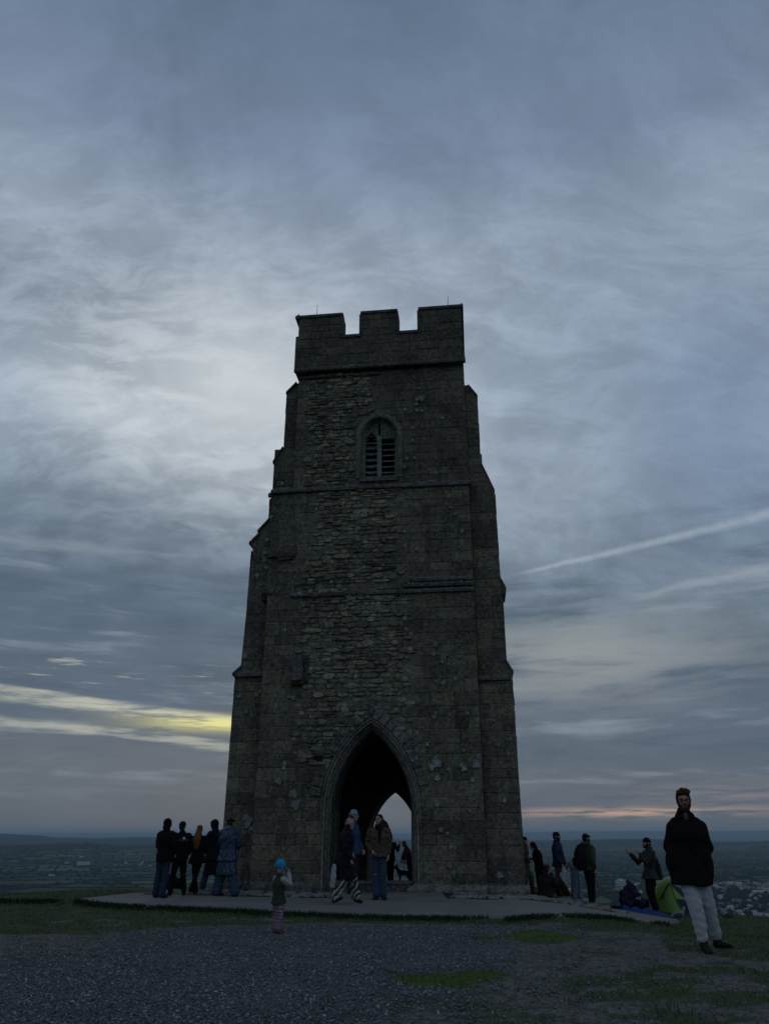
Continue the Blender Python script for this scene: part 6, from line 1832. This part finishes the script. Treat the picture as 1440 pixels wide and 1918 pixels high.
# dog
def dog(px, py, D, z, rz, s=1.0):
    d = ray(px, py); x = d[0] / d[1] * D
    o = empty('dog', (x, D, z), rz); o.scale = (s, s, s); tag(o, 'shaggy black dog with pricked ears standing at the far side of the arch', 'dog')
    mb = MB()
    mb.tube([(.24, 0, .40), (.08, 0, .40), (-.12, 0, .41), (-.24, 0, .44)], [(.075, .085), (.075, .080), (.085, .11), (.075, .10)], 12)
    mb.tube([(-.22, 0, .46), (-.32, 0, .58)], [.075, .06], 10)
    mb.ell((-.36, 0, .63), (.085, .065, .065), None, 12, 8); mb.tube([(-.40, 0, .61), (-.49, 0, .59)], [.042, .030], 8)
    for sy in (-1, 1):
        mb.tube([(-.33, sy * .045, .68), (-.325, sy * .055, .76)], [.028, .008], 6)
        mb.tube([(-.20, sy * .07, .38), (-.19, sy * .07, .20), (-.20, sy * .07, .03)], [.045, .028, .024], 8); mb.tube([(-.20, sy * .07, .02), (-.24, sy * .07, .02)], [.026, .02], 6)
        mb.tube([(.22, sy * .07, .38), (.15, sy * .075, .24), (.26, sy * .075, .15), (.235, sy * .075, .03)], [.060, .040, .024, .022], 8); mb.tube([(.235, sy * .075, .02), (.20, sy * .075, .02)], [.026, .02], 6)
    mb.tube([(.27, 0, .44), (.36, 0, .52), (.38, 0, .62)], [.03, .028, .015], 8)
    fuse(mb, 'body', fabric('black_fur', (.016, .015, .014), (.03, .028, .026), 1.0, 50, 1.0), o, .012, 1, .012, 38)
dog(757, 1656, 28.8, -.18, math.radians(12), .78)

# --- right group
f = Fig('person in brown jacket and olive trousers leaning half hidden against the tower flank', 988, 1688, 1566, heading=60, D=20.9,
        pose=dict(P=(0, .06, .90), KL=(.10, -.14, .50), AL=(.12, -.12, .09), KR=(-.10, -.02, .50), AR=(-.10, .04, .09), C=(0, .02, 1.25), N=(-.0, .0, 1.44), H=(0, -.03, 1.60), ER=(-.25, -.04, 1.13), WR=(-.12, -.2, 1.02)))
f.body(); f.trousers(M_OLIVE, .12, .11, .095, .08, .010); f.shoes(M_BROWNL, 'boots', .12); f.jacket(fabric('dull_brown', (.06, .05, .04)), .10, .0, 1.12, .08, .008); f.hair(M_HAIRDK); f.beanie(M_BLACK)
f = Fig('hooded person in black looking down at something held in both hands, right of the tower', 1014, 1687, 1576, heading=-78, D=21.9,
        pose=dict(C=(0, -.03, 1.27), N=(0, -.09, 1.45), H=(0, -.20, 1.57), SL=(.17, -.05, 1.39), SR=(-.17, -.05, 1.39), EL=(.22, -.10, 1.12), WL=(.07, -.33, 1.14), ER=(-.22, -.10, 1.12), WR=(-.07, -.33, 1.14), pitch=32))
f.body(); f.trousers(M_BLACK, .12, .1, .085, .075); f.shoes(M_LEATHER); f.jacket(M_BLACK, .14, .0, 1.15, .08, .008); f.hood(M_BLACK)
f = Fig('person in dark jacket sitting on the paving, legs stretched to the right', 1022, 1689, None, 1.60, heading=128, D=20.4,
        pose=dict(P=(0, 0, .10), C=(0, -.01, .38), N=(0, -.06, .52), H=(0, -.15, .65), SL=(.17, -.05, .47), SR=(-.17, -.05, .47), EL=(.22, -.20, .28), WL=(.12, -.38, .38), ER=(-.22, -.20, .28), WR=(-.12, -.38, .36),
                  KL=(.13, -.42, .50), AL=(.14, -.66, .09), KR=(-.13, -.40, .44), AR=(-.14, -.72, .09), pitch=15))
f.body(); f.trousers(fabric('red_brown_cord', (.040, .028, .024)), .13, .11, .09, .08, .008); f.shoes(M_BROWNL, 'boots', .14); f.jacket(fabric('soot_brown', (.022, .018, .018), (.012, .010, .010)), .06, .03, 1.2, .08, .01); f.hair(M_HAIRDK)
f = Fig('bearded person in a dark navy jacket and olive trousers holding a white carrier bag', 1052, 1691, 1559, heading=60, D=21.6,
        pose=dict(EL=(.25, -.02, 1.12), WL=(.22, -.12, .90), ER=(-.25, -.02, 1.12), WR=(-.20, -.16, .90), yaw=10, KL=(.07, -.02, .5), KR=(-.07, .0, .5), AL=(.06, -.03, .09), AR=(-.07, .03, .09)))
f.body(); f.trousers(M_OLIVE, .115, .1, .085, .075, .008); f.shoes(M_LEATHER, 'boots', .12); f.jacket(M_NAVY, .08, .02, 1.14, .08, .007); f.hair(M_HAIRBR); f.face(M_REDBR); f.beanie(M_BLACK)
w_ = f.w(-.22, -.16, .82)
x, y = w_.x, w_.y
b_ = empty('carrier_bag', (x + .02, y - .12, w_.z - .50)); tag(b_, 'bulging translucent white carrier bag held by the person in navy', 'bag')
m, q, bb = new_mat('white_plastic'); t = q.node('ShaderNodeTexCoord').outputs['Object']; q.put(bb.inputs['Base Color'], q.mix(q.ss(q.noise(t, 14, 4, .7), .4, .65), (.50, .55, .56, 1), (.30, .34, .36, 1))); bb.inputs['Roughness'].default_value = .4
mb = MB(); mb.tube([(0, 0, .12), (0, 0, .22), (0, 0, .36), (0, 0, .46)], [(.13, .08), (.15, .10), (.12, .08), (.05, .04)], 14); fuse(mb, 'sack', m, b_, .010, 1, .012, 24)
mb = MB(); mb.tube([(-.04, 0, .44), (-.03, 0, .54)], [.02, .012], 6); mb.tube([(.04, 0, .44), (.02, 0, .54)], [.02, .012], 6); fuse(mb, 'handle', m, b_, .008, 1)
f = Fig('person in pale grey top and pale jeans bending forward behind the backpacker', 1086, 1697, None, 1.62, heading=85, D=21.6,
        pose=dict(P=(0, .06, .90), C=(0, -.12, 1.12), N=(0, -.24, 1.22), H=(0, -.34, 1.29), SL=(.17, -.22, 1.15), SR=(-.17, -.22, 1.15), EL=(.2, -.26, .88), WL=(.16, -.28, .66), ER=(-.2, -.26, .88), WR=(-.16, -.28, .68), KL=(.09, .0, .48), KR=(-.09, .10, .48), AL=(.09, -.03, .09), AR=(-.09, .16, .10), pitch=55))
f.body(); f.trousers(fabric('washed_denim', (.20, .27, .34), (.12, .17, .23)), .125, .11, .095, .085, .003); f.shoes(M_WHITESH, 'trainers'); f.jacket(fabric('washed_grey', (.24, .27, .29)), .05, .02, 1.1, .07, .008); f.hair(M_HAIRDK)
f = Fig('person in dark flat cap and green sleeved jacket wearing a big black backpack', 1110, 1705, 1562, heading=112, D=20.9,
        pose=dict(P=(0, 0, .93), KL=(.09, -.05, .50), AL=(.12, -.08, .09), KR=(-.09, .02, .50), AR=(-.10, .06, .09), EL=(.26, .0, 1.12), WL=(.22, -.14, .90), ER=(-.25, .06, 1.12), WR=(-.24, -.02, .88), TL=20))
f.body(); f.trousers(M_BLACK, .12, .105, .085, .075, .006); f.shoes(M_LEATHER, 'boots', .2); f.jacket(M_GREENV, .08, .0, 1.14, .08, .007, hood='down'); f.hair(M_HAIRDK); f.face(M_HAIRBR)
mb = MB(); f.dome(mb, (0, .01, .05), (.092, .108, .065), .03); mb.ell(tuple(f.hp(0, -.10, .045)), (.06, .05, .012), f.hr(), 12, 6); fuse(mb, 'cap', M_BLACK, f.root, .009, 1)
b_ = empty('backpack', tuple(f.root.location), f.root.rotation_euler.z); b_.scale = f.root.scale; tag(b_, 'large full black backpack worn by the person in the flat cap', 'backpack')
mb = MB(); mb.tube([(0, .24, .93), (0, .27, 1.10), (0, .25, 1.30), (0, .20, 1.44)], [(.16, .11), (.18, .145), (.17, .13), (.12, .08)], 16); fuse(mb, 'main_pack', M_NAVYBLACK, b_, .012, 2, .008, 10)
mb = MB(); mb.tube([(0, .40, .98), (0, .41, 1.14)], [(.12, .05), (.11, .045)], 12); fuse(mb, 'pocket', M_BLACK, b_, .012, 1, .004, 14)
for sx in (-1, 1):
    mb = MB(); mb.tube([(sx * .09, .12, 1.46), (sx * .12, -.02, 1.50), (sx * .13, -.16, 1.38), (sx * .15, -.12, 1.12), (sx * .17, .1, 1.0)], [(.022, .01)] * 5, 6); mb.build('strap', M_BLACK, b_, True)
f = Fig('bearded person in dark cape and knitted hat, both hands raised, beside the tent', 1222, 1720, 1570, heading=-84, D=20.3,
        pose=dict(P=(0, .08, .93), C=(0, .12, 1.28), N=(0, .12, 1.47), H=(0, .07, 1.625), SL=(.17, .11, 1.40), SR=(-.17, .11, 1.40), ER=(-.20, -.12, 1.17), WR=(-.16, -.34, 1.38), EL=(.20, -.08, 1.16), WL=(.10, -.17, 1.37),
                  KL=(.09, .0, .50), AL=(.10, .08, .09), KR=(-.09, .05, .50), AR=(-.10, .16, .09), pitch=-2, yaw=6))
f.vox = .011
f.body(curl=.1); f.trousers(M_BLACK, .12, .105, .09, .085, .007, .06); f.shoes(fabric('dark_green_rubber', (.028, .045, .038), (.02, .032, .028), .5), 'wellingtons', .26, 1.2)
f.jacket(fabric('dark_wax_cloth', (.036, .038, .036), (.02, .022, .022), .6), .12, .05, 1.14, .08, .008); f.beanie(M_BLACK, .01); f.hair(M_HAIRDK); f.face(M_HAIRDK)
mb = MB(); mb.tube([vv(-.185, -.01, .82), vv(-.195, .03, .5), vv(-.19, .1, .22)], [(.004, .008)] * 3, 5); mb.build('side_stripe', fabric('mustard_tape', (.30, .24, .08)), f.root, True)
mb = MB(); mb.tube([(0, .20, 1.36), (0, .27, 1.10), (0, .30, .82)], [(.14, .05), (.19, .07), (.20, .06)], 14); fuse(mb, 'cape', fabric('dark_wax_cape', (.034, .036, .034), (.02, .022, .02), .6), f.root, .012, 2, .010, 9)

# --- gear on the grass
x, y = on_ground(1190, 1711)
gzz = gz1(x, y)
b_ = empty('rucksack', (x, y + .12, gzz + .03)); tag(b_, 'big dark navy rucksack slumped upright on the blue mat', 'rucksack')
mb = MB(); mb.tube([(-.02, 0, .10), (-.06, 0, .30), (-.09, 0, .50), (-.10, 0, .62)], [(.30, .16), (.27, .17), (.20, .14), (.10, .08)], 16); mb.ell((.20, -.05, .16), (.18, .14, .14)); mb.ell((.02, -.14, .28), (.13, .07, .14)); fuse(mb, 'main_pack', fabric('dark_navy_nylon', (.018, .020, .040), (.010, .012, .022), .55), b_, .014, 2, .014, 9)
mb = MB(); mb.tube([(-.12, -.16, .55), (-.02, -.22, .36), (.06, -.2, .16)], [(.02, .01)] * 3, 6); mb.build('strap', M_BLACK, b_, True)
mb = MB(); mb.box(.02, .09, -.225, -.215, .27, .30); mb.box(.10, .13, -.22, -.21, .25, .33); mb.build('reflective_tab', plain('reflective_grey', (.3, .32, .38)), b_)
b2 = empty('plastic_sack', (x - .24, y + .10, gzz + .50)); tag(b2, 'crumpled silvery plastic bag stuffed on top of the rucksack', 'bag')
mb = MB(); mb.ell((0, 0, .10), (.13, .11, .12)); mb.ell((.08, 0, .15), (.07, .06, .06)); mb.ell((-.06, 0, .04), (.09, .08, .08)); o = fuse(mb, 'crumple', m, b2, .011, 0, .022, 28)
b_ = empty('camping_mat', (x, y - .12, gzz)); tag(b_, 'rumpled royal blue mat spread on the grass under the rucksack', 'mat')
mb = MB(); nx_, ny_ = 60, 22
V = []
for j in range(ny_ + 1):
    for i in range(nx_ + 1):
        u, v = i / nx_, j / ny_
        xx = -.48 + 1.10 * u; yy = -.35 + .75 * v + .05 * math.sin(u * 7)
        e_ = min(u, 1 - u, v, 1 - v) * 8
        hh = (.03 + .07 * min(1, e_)) * (1 + .5 * math.sin(u * 19 + v * 5) * .5 + .3 * math.sin(u * 9 - v * 11)) if e_ > 0 else 0
        V.append((xx, yy, max(hh, 0) + gz1(x + xx, y - .12 + yy) - gzz))
F = [(j * (nx_ + 1) + i, j * (nx_ + 1) + i + 1, (j + 1) * (nx_ + 1) + i + 1, (j + 1) * (nx_ + 1) + i) for j in range(ny_) for i in range(nx_)]
mb.add(V, F); mb.build('mat_sheet', fabric('royal_blue_nylon', (.018, .060, .21), (.012, .035, .13), .5), b_, True)
b_ = empty('folded_umbrella', (x - .62, y - .20, gz1(x - .62, y - .2) + .05), math.radians(4)); tag(b_, 'black folded umbrella lying on the ground at the left end of the blue mat', 'umbrella')
mb = MB(); mb.tube([(-.10, 0, 0), (.10, 0, .01), (.28, 0, .02)], [.035, .045, .022], 10); fuse(mb, 'canopy', M_BLACK, b_, .009, 1, .004, 20)
mb = MB(); mb.tube([(-.22, 0, .0), (-.10, 0, 0)], [.012, .012], 8); mb.ell((-.24, 0, 0), (.03, .022, .022)); mb.build('handle', M_LEATHER, b_, True)

# tent
xt, yt = on_ground(1273, 1716)
yt += .55; xt = xt * yt / (yt - .55)
tent = empty('tent', (xt, yt, gz1(xt, yt - .5) + .0), math.radians(-14)); tag(tent, 'small lime green dome tent with grey and dark blue panels pitched on the grass', 'tent')
TA, TB, THH = .60, .55, .82
def dm(x_, z_, off=0.0):
    r2 = 1 - abs(x_) ** 2.3 - abs(z_) ** 2.1
    return (x_ * TA * (1 + off), -TB * math.sqrt(max(r2, 0)) * (1 + off) - off * .3, z_ * THH * (1 + off))
mb = MB(); nu, nv = 36, 14; V = []
for j in range(nv + 1):
    ph = math.pi / 2 * j / nv
    for i in range(nu):
        th = 2 * math.pi * i / nu
        sg = 1 + .045 * math.cos(4 * th) * math.cos(ph)
        V.append((math.cos(th) * math.cos(ph) ** .85 * TA * sg, math.sin(th) * math.cos(ph) ** .85 * TB * sg, math.sin(ph) * THH))
F = [(j * nu + i, j * nu + (i + 1) % nu, (j + 1) * nu + (i + 1) % nu, (j + 1) * nu + i) for j in range(nv) for i in range(nu)]
mb.add(V, F); mb.build('canopy', fabric('lime_nylon', (.22, .38, .10), (.17, .30, .075), .5, 12, .2), tent, True)
def patch(name, poly, off, mat):
    """polygon in normalised (x, z), fan-cut, refined and laid on the dome"""
    tris = [(poly[0], poly[i], poly[i + 1]) for i in range(1, len(poly) - 1)]
    for _ in range(3):
        nt = []
        for a, b_, c_ in tris:
            ab = ((a[0] + b_[0]) / 2, (a[1] + b_[1]) / 2); bc = ((b_[0] + c_[0]) / 2, (b_[1] + c_[1]) / 2); ca = ((c_[0] + a[0]) / 2, (c_[1] + a[1]) / 2)
            nt += [(a, ab, ca), (ab, b_, bc), (ca, bc, c_), (ab, bc, ca)]
        tris = nt
    mb = MB()
    for t_ in tris: mb.add([surf(*q_, off) for q_ in t_], [(0, 1, 2)])
    return mb.build(name, mat, tent, False)
def surf(x_, z_, off):
    z_ = max(0.0, min(z_, .995)); ph = math.asin(z_); rx = math.cos(ph) ** .85
    c_ = max(-1, min(1, x_ / max(rx, 1e-3))); s_ = -math.sqrt(1 - c_ * c_)
    th = math.atan2(s_, c_); sg = 1 + .045 * math.cos(4 * th) * math.cos(ph) + off
    return (c_ * rx * TA * sg, s_ * rx * TB * sg - off * .2, z_ * THH * (1 + off))
M_FLY = fabric('grey_blue_nylon', (.17, .21, .25), (.12, .15, .19), .5); M_TDK = fabric('dark_blue_nylon', (.035, .050, .075), (.022, .03, .048), .6)
patch('fly_sheet', [(-.30, .80), (-.02, .97), (.30, .90), (.62, .66), (.80, .48), (.45, .58), (.05, .68)], .03, M_FLY)
patch('upper_panel', [(-.25, .79), (.05, .67), (.45, .57), (.80, .46), (.86, .30), (.50, .36), (.10, .50)], .02, M_TDK)
patch('door_panel', [(-.12, .42), (.28, .40), (.62, .26), (.26, .03), (.12, .05)], .02, M_TDK)
mb = MB(); mb.tube([surf(-.97, .05, .03), surf(-.62, .5, .03), surf(-.30, .80, .03), surf(.10, .93, .03)], [.009] * 4, 6); mb.tube([surf(-.30, .78, .03), surf(-.55, .55, .03), surf(-.62, .40, .03)], [.012] * 3, 6); mb.build('pole', M_BLACK, tent, True)
mb = MB(); mb.tube([surf(-.25, .78, .02), surf(-.16, .45, .02), surf(-.02, .2, .02), surf(.12, .04, .02)], [.008] * 4, 6); mb.build('seam', M_GREENV, tent, True)
mb = MB(); n = 36; V = []
for k2, (rs, z_) in enumerate(((1.06, .0), (1.05, .07), (1.0, .10))): V += [(math.cos(2 * math.pi * i / n) * TA * rs * (1 + .045 * math.cos(8 * math.pi * i / n)), math.sin(2 * math.pi * i / n) * TB * rs * (1 + .045 * math.cos(8 * math.pi * i / n)), z_ - .05) for i in range(n)]
F = [(k2 * n + i, k2 * n + (i + 1) % n, (k2 + 1) * n + (i + 1) % n, (k2 + 1) * n + i) for k2 in range(2) for i in range(n)]
mb.add(V, F); mb.build('groundsheet', M_TDK, tent, True)

# pigeons
def pigeon(px, py, rz, label, s=1.0):
    x, y = on_ground(px, py)
    o = empty('pigeon', (x, y, gz1(x, y)), rz); o.scale = (s, s, s); tag(o, label, 'bird', 'pigeons on the grass')
    mb = MB(); mb.tube([(.13, 0, .115), (.03, 0, .13), (-.06, 0, .15)], [(.025, .035), (.052, .050), (.045, .045)], 12); mb.tube([(-.06, 0, .16), (-.095, 0, .22)], [.034, .022], 10); mb.ell((-.105, 0, .237), (.026, .021, .022), None, 10, 8)
    fuse(mb, 'body', fabric('pale_feather', (.26, .27, .30), (.12, .13, .15), .8, 20, .3, 1.0), o, .007, 1)
    mb = MB()
    for sy in (-1, 1): mb.ell((.045, sy * .045, .135), (.085, .012, .034), None, 12, 8)
    mb.tube([(.10, 0, .12), (.20, 0, .10)], [(.03, .008), (.035, .005)], 8); mb.build('wings', fabric('dark_feather', (.05, .055, .065), (.10, .10, .12), .7, 25), o, True)
    mb = MB(); mb.tube([(-.128, 0, .235), (-.150, 0, .228)], [.007, .002], 6); mb.build('beak', M_BROWNL, o)
    for sy in (-1, 1):
        mb = MB(); mb.tube([(.0, sy * .025, .10), (.01, sy * .025, .01)], [.007, .005], 6); mb.tube([(.01, sy * .025, .008), (-.03, sy * .025, .006)], [.005, .003], 6); mb.build('leg', fabric('pink_leg', (.25, .10, .08)), o, True)
pigeon(1274, 1731, math.radians(190), 'grey and white pigeon on the grass between the tent and the black-coated man', 1.25)
pigeon(1360, 1731, math.radians(20), 'pale fronted pigeon on the grass right of the man in the black coat', 1.3)

# ------------------------------------------------------------------ haze: one closed box of pale air
hb = MB(); hb.box(-42000, 42000, -42000, 42000, -146, 60)
hm = bpy.data.materials.new('haze_air'); hm.use_nodes = True
hg = G(hm.node_tree); hg.N.clear()
pv = hg.node('ShaderNodeVolumePrincipled'); pv.inputs['Color'].default_value = (.66, .84, 1.0, 1); pv.inputs['Density'].default_value = 6.2e-5; pv.inputs['Anisotropy'].default_value = 0.0
ho = hg.node('ShaderNodeOutputMaterial'); hg.L.new(pv.outputs[0], ho.inputs['Volume'])
tag(hb.build('haze', hm), kind='stuff')
